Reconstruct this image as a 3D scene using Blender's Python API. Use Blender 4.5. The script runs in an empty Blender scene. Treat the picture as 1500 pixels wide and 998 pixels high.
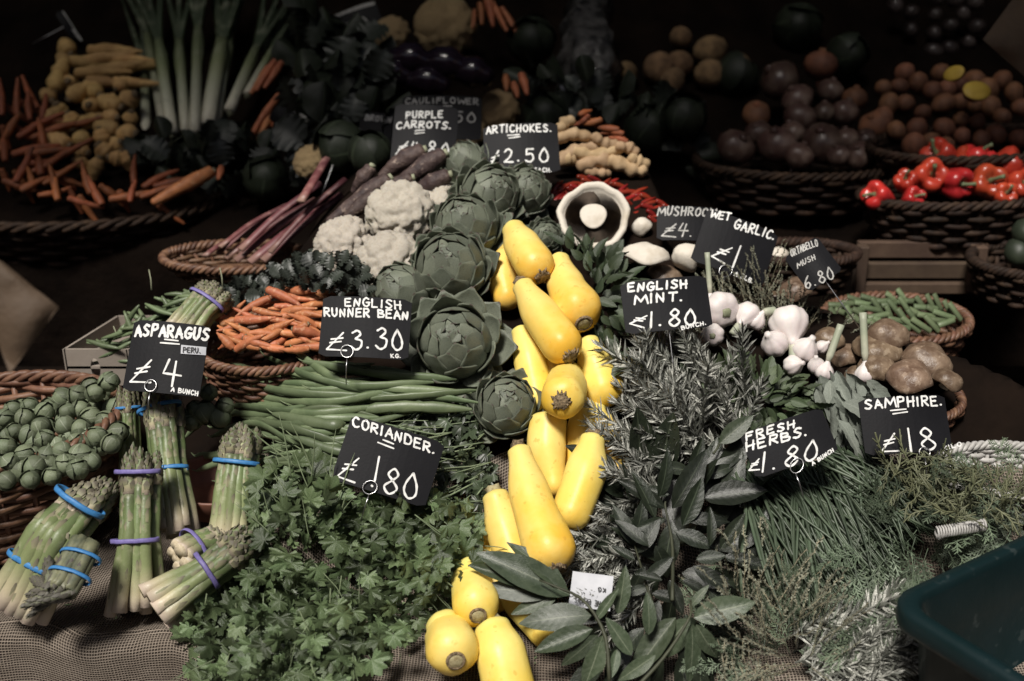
import bpy, math, random
import numpy as np
from mathutils import Vector, Matrix, noise

SC = bpy.context.scene
COL = SC.collection
# ------------------------------------------------------------------ camera, world, sun, exposure
PITCH = math.radians(22.0)
FP = 1667.0                       # focal length in photograph pixels (1500 wide)
CAM = Vector((0.0, 0.0, 1.6))
cd = bpy.data.cameras.new('camera')
cd.lens = 40.0; cd.sensor_width = 36.0
cd.clip_start = 0.05; cd.clip_end = 200.0
cd.dof.use_dof = True; cd.dof.focus_distance = 1.47; cd.dof.aperture_fstop = 3.4
cam = bpy.data.objects.new('camera', cd); COL.objects.link(cam)
cam.location = CAM; cam.rotation_euler = (math.pi / 2 - PITCH, 0, 0)
SC.camera = cam

SUN_EL, SUN_AZ = math.radians(60), math.radians(-24)   # azimuth measured from straight behind the camera, negative = from the left
wd = bpy.data.worlds.new('World'); SC.world = wd; wd.use_nodes = True
wn = wd.node_tree; wn.nodes.clear()
sky = wn.nodes.new('ShaderNodeTexSky'); sky.sky_type = 'NISHITA'; sky.sun_disc = False
sky.sun_elevation = SUN_EL; sky.sun_rotation = math.pi - SUN_AZ
sky.air_density = 1.0; sky.dust_density = 3.0; sky.ozone_density = 1.0
bg = wn.nodes.new('ShaderNodeBackground'); bg.inputs['Strength'].default_value = 0.05
wo = wn.nodes.new('ShaderNodeOutputWorld')
wn.links.new(sky.outputs[0], bg.inputs['Color']); wn.links.new(bg.outputs[0], wo.inputs['Surface'])
sl = bpy.data.lights.new('sun', 'SUN'); sl.energy = 4.9; sl.angle = math.radians(12); sl.color = (1.0, 0.95, 0.88)
sun = bpy.data.objects.new('sun', sl); COL.objects.link(sun)
sd = Vector((math.sin(SUN_AZ) * math.cos(SUN_EL), -math.cos(SUN_AZ) * math.cos(SUN_EL), math.sin(SUN_EL)))
sun.rotation_euler = sd.to_track_quat('Z', 'Y').to_euler(); sun.location = (0, -3, 6)
SC.view_settings.view_transform = 'Standard'; SC.view_settings.look = 'None'
SC.view_settings.exposure = 0.0; SC.view_settings.gamma = 1.0

# ------------------------------------------------------------------ geometry helpers
R_ = Vector((1, 0, 0)); F_ = Vector((0, math.cos(PITCH), -math.sin(PITCH))); U_ = Vector((0, math.sin(PITCH), math.cos(PITCH)))
def P(px, py, d):
    "point of the place seen at that pixel, d metres ahead"
    return CAM + F_ * d + R_ * ((px - 750) / FP * d) + U_ * ((499 - py) / FP * d)
def sm(a, b, x):
    x = min(1, max(0, (x - a) / (b - a))); return x * x * (3 - 2 * x)
def lerp(a, b, t): return a + (b - a) * t
def tab(T, x):
    if x <= T[0][0]: return T[0][1]
    for (a, p), (b, q) in zip(T, T[1:]):
        if x <= b: return p + (q - p) * (x - a) / (b - a)
    return T[-1][1]
ZC = [(0.98, .60), (1.03, .69), (1.07, .725), (1.2, .75), (1.32, .83), (1.48, .95), (1.61, 1.02), (1.85, 1.11), (2.1, 1.12), (2.3, 1.12)]
ZL = [(1.10, .62), (1.15, .70), (1.19, .735), (1.45, .74), (1.6, .86), (1.72, .90)]
ZB = [(2.14, .955), (2.2, .985), (2.5, 1.10), (3.1, 1.36)]
def hgt(x, y):
    "height of the sloping display under the produce"
    if y < 2.10:
        c = tab(ZC, y); l = tab(ZL, y)
        h = lerp(l, c, sm(-.50, -.24, x))
        xl = lerp(-.75, -.36, sm(1.5, 1.9, y)); xr = lerp(.80, .24, sm(1.38, 1.75, y))
        drop = (1 - sm(xl - .12, xl, x)) if y > 1.66 else 0
        drop = max(drop, sm(xr, xr + .12, x) if y > 1.45 else 0)
        return lerp(h, .70, drop)
    return tab(ZB, y) if y > 2.14 else lerp(tab(ZC, y), .955, sm(2.10, 2.14, y))
def S(px, py, lift=0.0):
    "where the sight line through that pixel meets the display, raised by lift"
    dr = F_ + R_ * ((px - 750) / FP) + U_ * ((499 - py) / FP)
    d = 0.9; last = d
    while d < 4.0:
        q = CAM + dr * d
        if q.z < hgt(q.x, q.y) + lift:
            a, b = last, d
            for _ in range(7):
                m = (a + b) / 2; q = CAM + dr * m
                if q.z < hgt(q.x, q.y) + lift: b = m
                else: a = m
            return CAM + dr * ((a + b) / 2)
        last = d; d += .012
    return CAM + dr * 4.0
def dep(q): return (q - CAM).dot(F_)
def Sd(px, py, lift=0.0): return dep(S(px, py, lift))
def Vc(a, b, c): return (R_ * a + U_ * b - F_ * c).normalized()   # right, up, towards the viewer

class MB:
    def __init__(s): s.v = []; s.f = []; s.t = []; s.uv = []; s.m = []
    def add(s, vs, fs, ts=None, uvs=None, mi=0):
        o = len(s.v); s.v += [tuple(v) for v in vs]
        s.t += list(ts) if ts is not None else [0.0] * len(vs)
        s.uv += list(uvs) if uvs is not None else [(0.0, 0.0)] * len(vs)
        s.f += [tuple(i + o for i in f) for f in fs]; s.m += [mi] * len(fs)
    def mesh(s, name, mats, origin=None, smooth=True):
        me = bpy.data.meshes.new(name)
        vs = s.v if origin is None else [(a - origin[0], b - origin[1], c - origin[2]) for a, b, c in s.v]
        me.from_pydata(vs, [], s.f)
        if not isinstance(mats, (list, tuple)): mats = [mats]
        for m in mats: me.materials.append(m)
        if len(mats) > 1: me.polygons.foreach_set('material_index', s.m)
        if smooth: me.polygons.foreach_set('use_smooth', [True] * len(s.f))
        at = me.attributes.new('t', 'FLOAT', 'POINT'); at.data.foreach_set('value', s.t)
        if any(u != (0.0, 0.0) for u in s.uv):
            ul = me.uv_layers.new(name='UVMap')
            li = np.zeros(len(me.loops), dtype=np.int32); me.loops.foreach_get('vertex_index', li)
            ul.data.foreach_set('uv', np.array(s.uv, dtype=np.float32)[li].ravel())
        me.update(); return me

def ob(name, me, parent=None, M=None):
    o = bpy.data.objects.new(name, me); COL.objects.link(o)
    if parent is not None: o.parent = parent
    if M is not None: o.matrix_basis = M
    return o
def tag(o, label=None, cat=None, group=None, kind=None):
    if label: o['label'] = label
    if cat: o['category'] = cat
    if group: o['group'] = group
    if kind: o['kind'] = kind
    return o
def thing(name, label, cat, loc, group=None):
    o = bpy.data.objects.new(name, None); COL.objects.link(o); o.location = loc; o.empty_display_size = .02
    return tag(o, label, cat, group)
def solo(name, mb, mats, label, cat, loc, group=None, kind=None, smooth=True):
    me = mb.mesh(name, mats, loc, smooth); o = ob(name, me, None, Matrix.Translation(loc)); return tag(o, label, cat, group, kind)
def part(name, mb, mats, root, smooth=True, label=None, org=None):
    "mesh given in world coordinates, linked under root; org = world place of the parent's origin"
    me = mb.mesh(name, mats, org if org is not None else root.location, smooth); o = ob(name, me, root)
    if label: o['label'] = label
    return o
def fr(pos, z, x=None, s=1.0):
    z = Vector(z).normalized(); x = Vector(x) if x is not None else Vector((1, 0, 0))
    x = x - z * x.dot(z)
    if x.length < 1e-4: x = Vector((0, 1, 0)) - z * z.y
    x.normalize(); y = z.cross(x)
    if not isinstance(s, (tuple, list)): s = (s, s, s)
    return Matrix(((x.x * s[0], y.x * s[1], z.x * s[2], pos[0]), (x.y * s[0], y.y * s[1], z.y * s[2], pos[1]), (x.z * s[0], y.z * s[1], z.z * s[2], pos[2]), (0, 0, 0, 1)))
def lay(a, b, n, wid=1.0, org=None, thick=None):
    "matrix that lays a unit leaf (root at origin, tip at +Y, face +Z) from a to b facing n"
    a = Vector(a); y = Vector(b) - a; L = max(y.length, 1e-5); y /= L
    z = Vector(n); z = z - y * z.dot(y)
    if z.length < 1e-4: z = y.orthogonal()
    z.normalize(); x = y.cross(z)
    p = a - Vector(org) if org is not None else a
    th = L if thick is None else thick
    return Matrix(((x.x * L * wid, y.x * L, z.x * th, p.x), (x.y * L * wid, y.y * L, z.y * th, p.y), (x.z * L * wid, y.z * L, z.z * th, p.z), (0, 0, 0, 1)))
def jit(rg, v, a): return (Vector(v).normalized() + Vector((rg.uniform(-a, a), rg.uniform(-a, a), rg.uniform(-a, a)))).normalized()

def crv(pts, n):
    pts = [Vector(p) for p in pts]
    if len(pts) == 2: return [pts[0].lerp(pts[1], i / (n - 1)) for i in range(n)]
    q = [pts[0] * 2 - pts[1]] + pts + [pts[-1] * 2 - pts[-2]]; out = []
    m = len(pts) - 1
    for i in range(n):
        s = i / (n - 1) * m; k = min(int(s), m - 1); t = s - k
        a, b, c, d = q[k:k + 4]
        out.append(.5 * ((2 * b) + (c - a) * t + (2 * a - 5 * b + 4 * c - d) * t * t + (3 * b - a - 3 * c + d) * t ** 3))
    return out
def rad(rs, n):
    m = len(rs) - 1; out = []
    for i in range(n):
        s = i / (n - 1) * m; k = min(int(s), m - 1); t = s - k; t = t * t * (3 - 2 * t)
        out.append(rs[k] + (rs[k + 1] - rs[k]) * t)
    return out
def tube(mb, pts, rads, seg=8, sq=1.0, up=None, rnd=(0, 0), t=(0, 1), lob=0, lobd=0, mi=0, closed=False, ns=0, nsf=30):
    "tube through pts; rnd = how round each end is (0 flat cap, 1 half sphere)"
    n = len(pts); tg = []
    for i in range(n):
        a = pts[(i - 1) % n] if closed or i > 0 else pts[0]; b = pts[(i + 1) % n] if closed or i < n - 1 else pts[-1]
        tg.append((b - a).normalized())
    x = Vector(up) if up is not None else tg[0].orthogonal()
    x = (x - tg[0] * x.dot(tg[0])).normalized()
    rings = []
    def put(c, r, X, Y, tv):
        vs = []
        for k in range(seg):
            a = 2 * math.pi * k / seg; rr = r * (1 + lobd * math.cos(lob * a)) if lob else r
            p = c + X * (math.cos(a) * rr) + Y * (math.sin(a) * rr * sq)
            if ns: p = p + (p - c) * (ns * noise.noise(p * nsf))
            vs.append(p)
        rings.append((vs, tv))
    for i in range(n):
        x = (x - tg[i] * x.dot(tg[i])).normalized(); y = tg[i].cross(x); tv = t[0] + (t[1] - t[0]) * i / (n - 1)
        if i == 0 and rnd[0] and not closed:
            for a in (85, 60, 40, 20): put(pts[0] - tg[0] * (rads[0] * rnd[0] * math.sin(math.radians(a))), rads[0] * math.cos(math.radians(a)), x, y, tv)
        put(pts[i], rads[i], x, y, tv)
        if i == n - 1 and rnd[1] and not closed:
            for a in (20, 40, 60, 85): put(pts[i] + tg[i] * (rads[i] * rnd[1] * math.sin(math.radians(a))), rads[i] * math.cos(math.radians(a)), x, y, tv)
    vs = [v for r, _ in rings for v in r]; ts = [tv for _, tv in rings for _k in range(seg)]
    m = len(rings); fs = []
    for i in range(m if closed else m - 1):
        for k in range(seg):
            a = i * seg + k; b = i * seg + (k + 1) % seg; j = ((i + 1) % m) * seg
            fs.append((a, b, j + (k + 1) % seg, j + k))
    if not closed:
        fs.append(tuple(range(seg))[::-1]); fs.append(tuple((m - 1) * seg + k for k in range(seg)))
    mb.add(vs, fs, ts, None, mi)
def lathe(mb, prof, seg=16, M=None, fn=None, mi=0):
    "prof: (r, z, t) from bottom to top, fn(angle, r, z) gives changed (r, z)"
    vs = []; ts = []; fs = []
    for r, z, tv in prof:
        for k in range(seg):
            a = 2 * math.pi * k / seg; rr, zz = fn(a, r, z) if fn else (r, z)
            p = Vector((math.cos(a) * rr, math.sin(a) * rr, zz)); vs.append(M @ p if M else p); ts.append(tv)
    for i in range(len(prof) - 1):
        for k in range(seg):
            fs.append((i * seg + k, i * seg + (k + 1) % seg, (i + 1) * seg + (k + 1) % seg, (i + 1) * seg + k))
    fs.append(tuple(range(seg))[::-1]); fs.append(tuple((len(prof) - 1) * seg + k for k in range(seg)))
    mb.add(vs, fs, ts, None, mi)
def box(mb, c, ex, ey, ez, mi=0, bev=0.0):
    "box from centre and three half-axis vectors"
    c = Vector(c); ex = Vector(ex); ey = Vector(ey); ez = Vector(ez)
    if not bev:
        vs = [c + ex * i + ey * j + ez * k for i in (-1, 1) for j in (-1, 1) for k in (-1, 1)]
        mb.add(vs, [(0, 1, 3, 2), (4, 6, 7, 5), (0, 4, 5, 1), (2, 3, 7, 6), (0, 2, 6, 4), (1, 5, 7, 3)], None, None, mi); return
    bx, by, bz = [1 - bev / e.length for e in (ex, ey, ez)]
    vs = []; idx = {}
    for i in (-1, 1):
        for j in (-1, 1):
            for k in (-1, 1):
                for ax, (a, b, d) in enumerate(((1, by, bz), (bx, 1, bz), (bx, by, 1))):
                    idx[i, j, k, ax] = len(vs); vs.append(c + ex * i * a + ey * j * b + ez * k * d)
    fs = []
    g = lambda i, j, k, ax: idx[i, j, k, ax]
    for s in (-1, 1):
        fs.append([g(s, -1, -1, 0), g(s, 1, -1, 0), g(s, 1, 1, 0), g(s, -1, 1, 0)][::s])
        fs.append([g(-1, s, -1, 1), g(-1, s, 1, 1), g(1, s, 1, 1), g(1, s, -1, 1)][::s])
        fs.append([g(-1, -1, s, 2), g(1, -1, s, 2), g(1, 1, s, 2), g(-1, 1, s, 2)][::s])
        for u in (-1, 1):
            fs.append([g(s, u, -1, 0), g(s, u, 1, 0), g(s, u, 1, 1), g(s, u, -1, 1)])
            fs.append([g(s, -1, u, 0), g(s, 1, u, 0), g(s, 1, u, 2), g(s, -1, u, 2)])
            fs.append([g(-1, s, u, 1), g(1, s, u, 1), g(1, s, u, 2), g(-1, s, u, 2)])
            for w in (-1, 1): fs.append([g(s, u, w, 0), g(s, u, w, 1), g(s, u, w, 2)])
    mb.add(vs, fs, None, None, mi)
def inpoly(p, poly):
    x, y = p; c = False; n = len(poly)
    for i in range(n):
        (a, b), (e, f) = poly[i], poly[(i + 1) % n]
        if (b > y) != (f > y) and x < (e - a) * (y - b) / (f - b) + a: c = not c
    return c
def darts(poly, gap, seed, most=9999):
    rg = random.Random(seed); xs = [p[0] for p in poly]; ys = [p[1] for p in poly]; out = []
    area = (max(xs) - min(xs)) * (max(ys) - min(ys)); g2 = gap * gap
    for _ in range(int(area / g2 * 14) + 30):
        p = (rg.uniform(min(xs), max(xs)), rg.uniform(min(ys), max(ys)))
        if inpoly(p, poly) and all((p[0] - q[0]) ** 2 + (p[1] - q[1]) ** 2 > g2 for q in out): out.append(p)
        if len(out) >= most: break
    return sorted(out, key=lambda q: q[1])

# ------------------------------------------------------------------ materials
class NT:
    def __init__(s, name):
        s.mat = bpy.data.materials.new(name); s.mat.use_nodes = True; s.t = s.mat.node_tree; s.t.nodes.clear()
        s.out = s.n('ShaderNodeOutputMaterial')
    def n(s, ty, **kw):
        nd = s.t.nodes.new(ty)
        for k, v in kw.items(): setattr(nd, k, v)
        return nd
    def l(s, a, b): s.t.links.new(a, b)
    def put(s, sock, v):
        if hasattr(v, 'links') or hasattr(v, 'is_linked'): s.l(v, sock)
        elif isinstance(v, (tuple, list)) and len(v) == 3 and len(sock.default_value) == 4: sock.default_value = (*v, 1)
        else: sock.default_value = v
    def m(s, op, a, b=0.0, c=0.0):
        nd = s.n('ShaderNodeMath', operation=op); s.put(nd.inputs[0], a); s.put(nd.inputs[1], b); s.put(nd.inputs[2], c); return nd.outputs[0]
    def mix(s, f, a, b, bl='MIX'):
        nd = s.n('ShaderNodeMix', data_type='RGBA', blend_type=bl); s.put(nd.inputs[0], f); s.put(nd.inputs[6], a); s.put(nd.inputs[7], b); return nd.outputs[2]
    def ramp(s, f, pts):
        nd = s.n('ShaderNodeValToRGB'); e = nd.color_ramp.elements
        while len(e) < len(pts): e.new(.5)
        for k, (p, c) in enumerate(pts): e[k].position = p; e[k].color = (*c, 1) if isinstance(c, (tuple, list)) else (c, c, c, 1)
        s.l(f, nd.inputs[0]); return nd.outputs[0]
    def noise(s, sc, det=3, rough=.6, vec=None, dist=0.0):
        nd = s.n('ShaderNodeTexNoise'); nd.inputs['Scale'].default_value = sc; nd.inputs['Detail'].default_value = det; nd.inputs['Roughness'].default_value = rough; nd.inputs['Distortion'].default_value = dist
        s.l(vec if vec is not None else s.obj(), nd.inputs['Vector']); return nd.outputs[0]
    def obj(s):
        if not hasattr(s, '_tc'): s._tc = s.n('ShaderNodeTexCoord')
        return s._tc.outputs['Object']
    def uv(s): s.obj(); return s._tc.outputs['UV']
    def attr(s):
        nd = s.n('ShaderNodeAttribute'); nd.attribute_name = 't'; return nd.outputs['Fac']
    def rnd(s): return s.n('ShaderNodeObjectInfo').outputs['Random']
def mute(c, k=[1]):
    "the greens of the place are greyish olive: pull saturated greens towards grey"
    if not c or not (c[1] > c[0] and c[1] > c[2] * 1.1): return c
    l = .3 * c[0] + .6 * c[1] + .1 * c[2]; return tuple((v + (l - v) * .26) * .76 for v in c)
def mat(name, c1, c2=None, sc=25, lo=.35, hi=.65, rough=.5, bump=0, bsc=80, bdist=.002, ramp=None, rnd=0.0, spec=.4, sss=0, transl=0, vein=None, coat=0, metal=0, extra=None, spots=None):
    """c1/c2 mixed by noise; ramp over the 't' attribute replaces c1; rnd varies each object;
    vein = (kind, count, colour, strength) drawn from the leaf's UV"""
    c1, c2 = mute(c1), mute(c2); ramp = [(p_, mute(c_)) for p_, c_ in ramp] if ramp else None
    if vein: vein = (*vein[:2], mute(vein[2]), vein[3])
    s = NT(name); base = s.ramp(s.attr(), ramp) if ramp else c1
    if c2 is not None: base = s.mix(s.ramp(s.noise(sc, 4), [(lo, 0.0), (hi, 1.0)]), base, c2)
    if spots:                       # (scale, threshold, colour, amount)
        base = s.mix(s.m('MULTIPLY', s.ramp(s.noise(spots[0], 2), [(spots[1], 0.0), (spots[1] + .06, 1.0)]), spots[3]), base, spots[2])
    h = None
    if vein:
        kind, cnt, vc, st = vein
        sx = s.n('ShaderNodeSeparateXYZ'); s.l(s.uv(), sx.inputs[0])
        a = s.m('ABSOLUTE', s.m('MULTIPLY_ADD', sx.outputs[0], 2.0, -1.0)); v = sx.outputs[1]
        if kind == 'pin':
            midr = s.m('SUBTRACT', 1.0, s.m('DIVIDE', a, .07)); midr = s.m('MAXIMUM', midr, 0.0)
            w = s.m('FRACT', s.m('SUBTRACT', s.m('MULTIPLY', v, float(cnt)), s.m('MULTIPLY', a, 1.6)))
            w = s.m('ABSOLUTE', s.m('SUBTRACT', w, .5)); lat = s.m('MAXIMUM', s.m('SUBTRACT', 1.0, s.m('DIVIDE', w, .06)), 0.0)
            line = s.m('MAXIMUM', s.m('MINIMUM', s.m('MULTIPLY', midr, 1.6), 1.0), s.m('MULTIPLY', lat, .22))
            h = w
        else:
            w = s.m('ABSOLUTE', s.m('SUBTRACT', s.m('FRACT', s.m('MULTIPLY', sx.outputs[0], float(cnt))), .5))
            line = s.m('MAXIMUM', s.m('SUBTRACT', 1.0, s.m('DIVIDE', w, .12)), 0.0); h = w
        base = s.mix(s.m('MULTIPLY', line, st), base, vc)
    if rnd:
        hv = s.n('ShaderNodeHueSaturation'); r = s.rnd()
        s.l(s.m('MULTIPLY_ADD', r, 2 * rnd, 1 - rnd), hv.inputs['Value']); s.l(s.m('MULTIPLY_ADD', s.m('FRACT', s.m('MULTIPLY', r, 7.3)), .016, .492), hv.inputs['Hue'])
        s.put(hv.inputs['Color'], base); base = hv.outputs[0]
    b = s.n('ShaderNodeBsdfPrincipled'); s.put(b.inputs['Base Color'], base); s.put(b.inputs['Roughness'], rough)
    b.inputs['Specular IOR Level'].default_value = spec; b.inputs['Metallic'].default_value = metal
    if coat: b.inputs['Coat Weight'].default_value = coat; b.inputs['Coat Roughness'].default_value = .25
    if sss: b.inputs['Subsurface Weight'].default_value = sss; b.inputs['Subsurface Radius'].default_value = (.006, .004, .002); b.inputs['Subsurface Scale'].default_value = 1.0
    if bump or h is not None:
        bp = s.n('ShaderNodeBump'); bp.inputs['Strength'].default_value = bump if bump else .4; bp.inputs['Distance'].default_value = bdist
        hh = s.noise(bsc, 4)
        if h is not None: hh = s.m('ADD', s.m('MULTIPLY', hh, .5), s.m('MULTIPLY', h, .25))
        s.l(hh, bp.inputs['Height']); s.l(bp.outputs[0], b.inputs['Normal'])
    o = b.outputs[0]
    if transl:
        tr = s.n('ShaderNodeBsdfTranslucent'); s.put(tr.inputs['Color'], base); mx = s.n('ShaderNodeMixShader'); mx.inputs[0].default_value = transl
        s.l(o, mx.inputs[1]); s.l(tr.outputs[0], mx.inputs[2]); o = mx.outputs[0]
    s.l(o, s.out.inputs['Surface']); return s.mat

m_yel = mat('courgette_skin', (.80, .50, .035), (.84, .66, .20), 12, rough=.42, bump=.45, bsc=70, bdist=.001, ramp=[(0, (.66, .58, .16)), (.12, (.78, .54, .085)), (.85, (.80, .54, .075)), (1, (.76, .46, .05))], rnd=.05, spec=.35, spots=(90, .64, (.60, .34, .05), .45))
m_scar = mat('blossom_scar', (.05, .035, .02), (.30, .22, .13), 220, rough=.9, bump=.8, bsc=400)
m_cut = mat('cut_stem', (.42, .38, .22), (.25, .2, .1), 180, rough=.8, bump=.5, bsc=300)
m_art = mat('artichoke_bract', None, (.065, .08, .052), 26, .5, .8, ramp=[(0, (.27, .30, .20)), (.45, (.20, .23, .155)), (.86, (.13, .155, .10)), (.95, (.06, .045, .032)), (1, (.04, .025, .02))], rough=.42, rnd=.22, bump=.4, bsc=120, vein=('fan', 9, (.23, .26, .19), .22))
m_artst = mat('artichoke_stem', (.16, .20, .10), (.09, .11, .06), 40, rough=.6, bump=.5)
m_caul = mat('cauliflower_curd', (.60, .55, .47), (.48, .41, .32), 14, .45, .8, rough=.75, bump=.9, bsc=260, bdist=.0016, sss=.08, rnd=.04)
m_cauly = mat('yellowed_cauliflower_curd', (.46, .34, .18), (.30, .21, .10), 24, rough=.8, bump=.8, bsc=200, rnd=.1)
m_cleaf = mat('cauliflower_leaf', (.09, .13, .06), (.20, .24, .13), 12, rough=.55, vein=('pin', 6, (.40, .42, .3), .6), rnd=.15, transl=.1)
m_spear = mat('asparagus_spear', None, (.36, .36, .24), 60, .55, .8, ramp=[(0, (.46, .38, .31)), (.13, (.40, .36, .23)), (.30, (.25, .315, .095)), (.8, (.145, .22, .05)), (1, (.12, .15, .06))], rough=.42, rnd=.25, bump=.25, bsc=150, spec=.4)
m_scale = mat('asparagus_scale', None, (.20, .18, .12), 90, .45, .75, ramp=[(0, (.28, .29, .15)), (.35, (.25, .25, .14)), (1, (.11, .095, .075))], rough=.6, rnd=.2)
m_spcut = mat('asparagus_cut_end', (.58, .50, .36), (.40, .33, .22), 300, rough=.8)
m_dspear = mat('dark_asparagus_spear', (.10, .12, .07), (.17, .17, .10), 60, rough=.5, rnd=.2, bump=.3)
m_dscale = mat('dark_asparagus_scale', (.06, .05, .05), (.10, .10, .07), 80, rough=.6, rnd=.2)
m_blue = mat('blue_rubber', (.035, .15, .36), (.05, .21, .46), 200, rough=.5)
m_purp = mat('purple_rubber', (.15, .125, .32), (.2, .17, .4), 200, rough=.5)
m_carr = mat('carrot_skin', (.50, .18, .075), (.34, .115, .05), 60, rough=.55, bump=.5, bsc=120, rnd=.18, spots=(130, .6, (.62, .36, .2), .5))
m_carrd = mat('dull_carrot_skin', (.38, .11, .04), (.18, .065, .03), 30, rough=.6, bump=.5, bsc=90, rnd=.25)  # deeper, browner orange than carrot_skin
m_pcar = mat('purple_carrot_skin', (.032, .019, .019), (.095, .065, .055), 45, rough=.65, bump=1, bsc=70, bdist=.004, rnd=.2, spots=(90, .6, (.26, .20, .16), .7))
m_bean = mat('runner_bean_skin', (.10, .155, .055), (.17, .235, .095), 24, rough=.42, bump=.5, bsc=70, bdist=.0012, rnd=.32)
m_stalk = mat('pale_stalk', (.42, .44, .26), (.28, .30, .15), 30, rough=.6, rnd=.1)
m_hstem = mat('herb_stem', (.22, .29, .12), (.14, .2, .08), 30, rough=.6, rnd=.15)
m_sprout = mat('sprout_leaf', (.12, .16, .075), (.22, .27, .14), 26, rough=.42, rnd=.35, vein=('pin', 4, (.46, .50, .36), .5), transl=.05)
m_cori = mat('coriander_leaf', (.060, .118, .030), (.17, .25, .085), 26, rough=.33, rnd=.6, vein=('fan', 9, (.16, .22, .10), .35), transl=.16, spec=.5)
m_mint = mat('mint_leaf', (.035, .062, .022), (.06, .09, .035), 40, rough=.45, rnd=.35, vein=('pin', 8, (.10, .14, .07), .5), transl=.08, spec=.5)
m_mintg = mat('bright_mint_leaf', (.055, .095, .028), (.085, .13, .045), 40, rough=.45, rnd=.4, vein=('pin', 8, (.17, .22, .10), .5), transl=.12, spec=.5)
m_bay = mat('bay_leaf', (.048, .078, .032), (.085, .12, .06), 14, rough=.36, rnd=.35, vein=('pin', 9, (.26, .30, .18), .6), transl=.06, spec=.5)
m_bayd = mat('shaded_bay_leaf', (.013, .021, .010), (.022, .032, .016), 14, rough=.36, rnd=.4, vein=('pin', 9, (.10, .13, .07), .55), spec=.5)  # near-black copy of the bay leaf: the heap's inner shade put in the colour
m_sage = mat('sage_leaf', (.27, .31, .25), (.20, .235, .185), 30, rough=.8, rnd=.2, vein=('pin', 8, (.38, .42, .34), .6), transl=.05)
m_kale = mat('curly_kale_leaf', (.020, .028, .020), (.075, .09, .065), 70, .45, .7, rough=.45, rnd=.5)
m_rose = mat('rosemary_needle', None, (.16, .17, .14), 60, ramp=[(0, (.11, .115, .085)), (1, (.60, .60, .54))], rough=.5, rnd=.3)  # pale ramp end: white undersides, brightened to carry painted silver highlights
m_chive = mat('chive_blade', (.05, .085, .04), (.09, .13, .07), 8, rough=.42, rnd=.4)
m_dill = mat('dill_frond', (.075, .125, .058), (.20, .27, .155), 20, rough=.55, rnd=.6, transl=.1)
m_samph = mat('samphire_stem', (.10, .12, .045), (.17, .175, .075), 30, rough=.5, rnd=.35)
m_thyme = mat('thyme_sprig', None, (.13, .14, .085), 60, ramp=[(0, (.34, .28, .18)), (1, (.33, .34, .22))], rough=.65, rnd=.35)
m_mush = mat('mushroom_cap', (.105, .068, .044), (.24, .175, .12), 45, .4, .7, rough=.42, bump=.9, bsc=90, rnd=.18, spots=(110, .60, (.40, .32, .24), .35))
m_white = mat('white_mushroom_skin', (.62, .57, .49), (.42, .36, .27), 26, .5, .8, rough=.7, bump=.5, bsc=110)
m_gill = mat('mushroom_gill', (.06, .045, .035), (.10, .075, .055), 90, rough=.9)
m_garl = mat('garlic_skin', (.66, .62, .59), (.56, .47, .47), 22, .4, .75, rough=.5, bump=.4, bsc=60, rnd=.06, sss=.05)
m_gst = mat('garlic_stalk', None, (.40, .44, .30), 30, ramp=[(0, (.62, .58, .46)), (.6, (.40, .46, .28)), (1, (.45, .48, .33))], rough=.5)
m_beet = mat('beetroot_skin', (.07, .035, .03), (.16, .11, .085), 22, rough=.3, bump=.5, bsc=60, rnd=.35, spots=(18, .6, (.26, .2, .16), .5))
m_cel = mat('celeriac_skin', (.27, .17, .085), (.12, .075, .04), 40, rough=.9, bump=1, bsc=90, bdist=.004, rnd=.2)
m_pot = mat('sweet_potato_skin', (.28, .12, .06), (.14, .065, .04), 25, rough=.65, bump=.5, bsc=60, rnd=.3)
m_potcut = mat('cut_yellow_flesh', (.70, .50, .09), (.6, .4, .06), 60, rough=.5)
m_pep = mat('red_pepper_skin', (.62, .065, .035), (.40, .03, .02), 14, rough=.3, rnd=.2, spec=.5, coat=.3)
m_pstem = mat('pepper_stem', (.14, .2, .06), (.2, .26, .1), 30, rough=.5)
m_chil = mat('chilli_skin', (.22, .018, .012), (.12, .015, .01), 20, rough=.25, rnd=.3)
m_parsn = mat('parsnip_skin', (.60, .40, .16), (.40, .24, .09), 30, rough=.7, bump=.4, bsc=70, rnd=.22)
m_leek = mat('leek_shaft', None, (.36, .38, .24), 30, .5, .9, ramp=[(0, (.66, .62, .5)), (.22, (.56, .57, .38)), (.42, (.26, .31, .12)), (.7, (.05, .08, .03)), (1, (.02, .035, .015))], rough=.45, rnd=.12)  # blades ramp to near black: their fade into the dark is painted in
m_cordk = mat('dark_parsley_leaf', (.03, .05, .02), (.07, .10, .045), 30, rough=.4, rnd=.5, transl=.05)
m_rhub = mat('rhubarb_stalk', None, (.30, .16, .14), 50, .5, .8, ramp=[(0, (.30, .19, .15)), (.15, (.15, .05, .05)), (1, (.05, .016, .02))], rough=.45, rnd=.25)
m_ging = mat('ginger_skin', (.52, .37, .22), (.36, .24, .13), 40, rough=.75, bump=.5, bsc=90, rnd=.15)
m_aub = mat('aubergine_skin', (.012, .008, .014), (.02, .012, .02), 8, rough=.15, spec=.5)
m_plum = mat('dark_fruit_skin', (.025, .018, .018), (.075, .06, .055), 18, rough=.3, rnd=.4)
m_cab = mat('dark_cabbage_leaf', (.016, .024, .013), (.030, .042, .020), 12, rough=.5, rnd=.3, vein=('pin', 6, (.10, .14, .07), .5))
m_wick = mat('brown_willow', (.095, .045, .028), (.20, .11, .065), 60, .3, .75, rough=.5, bump=.4, bsc=160, rnd=.3)
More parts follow.
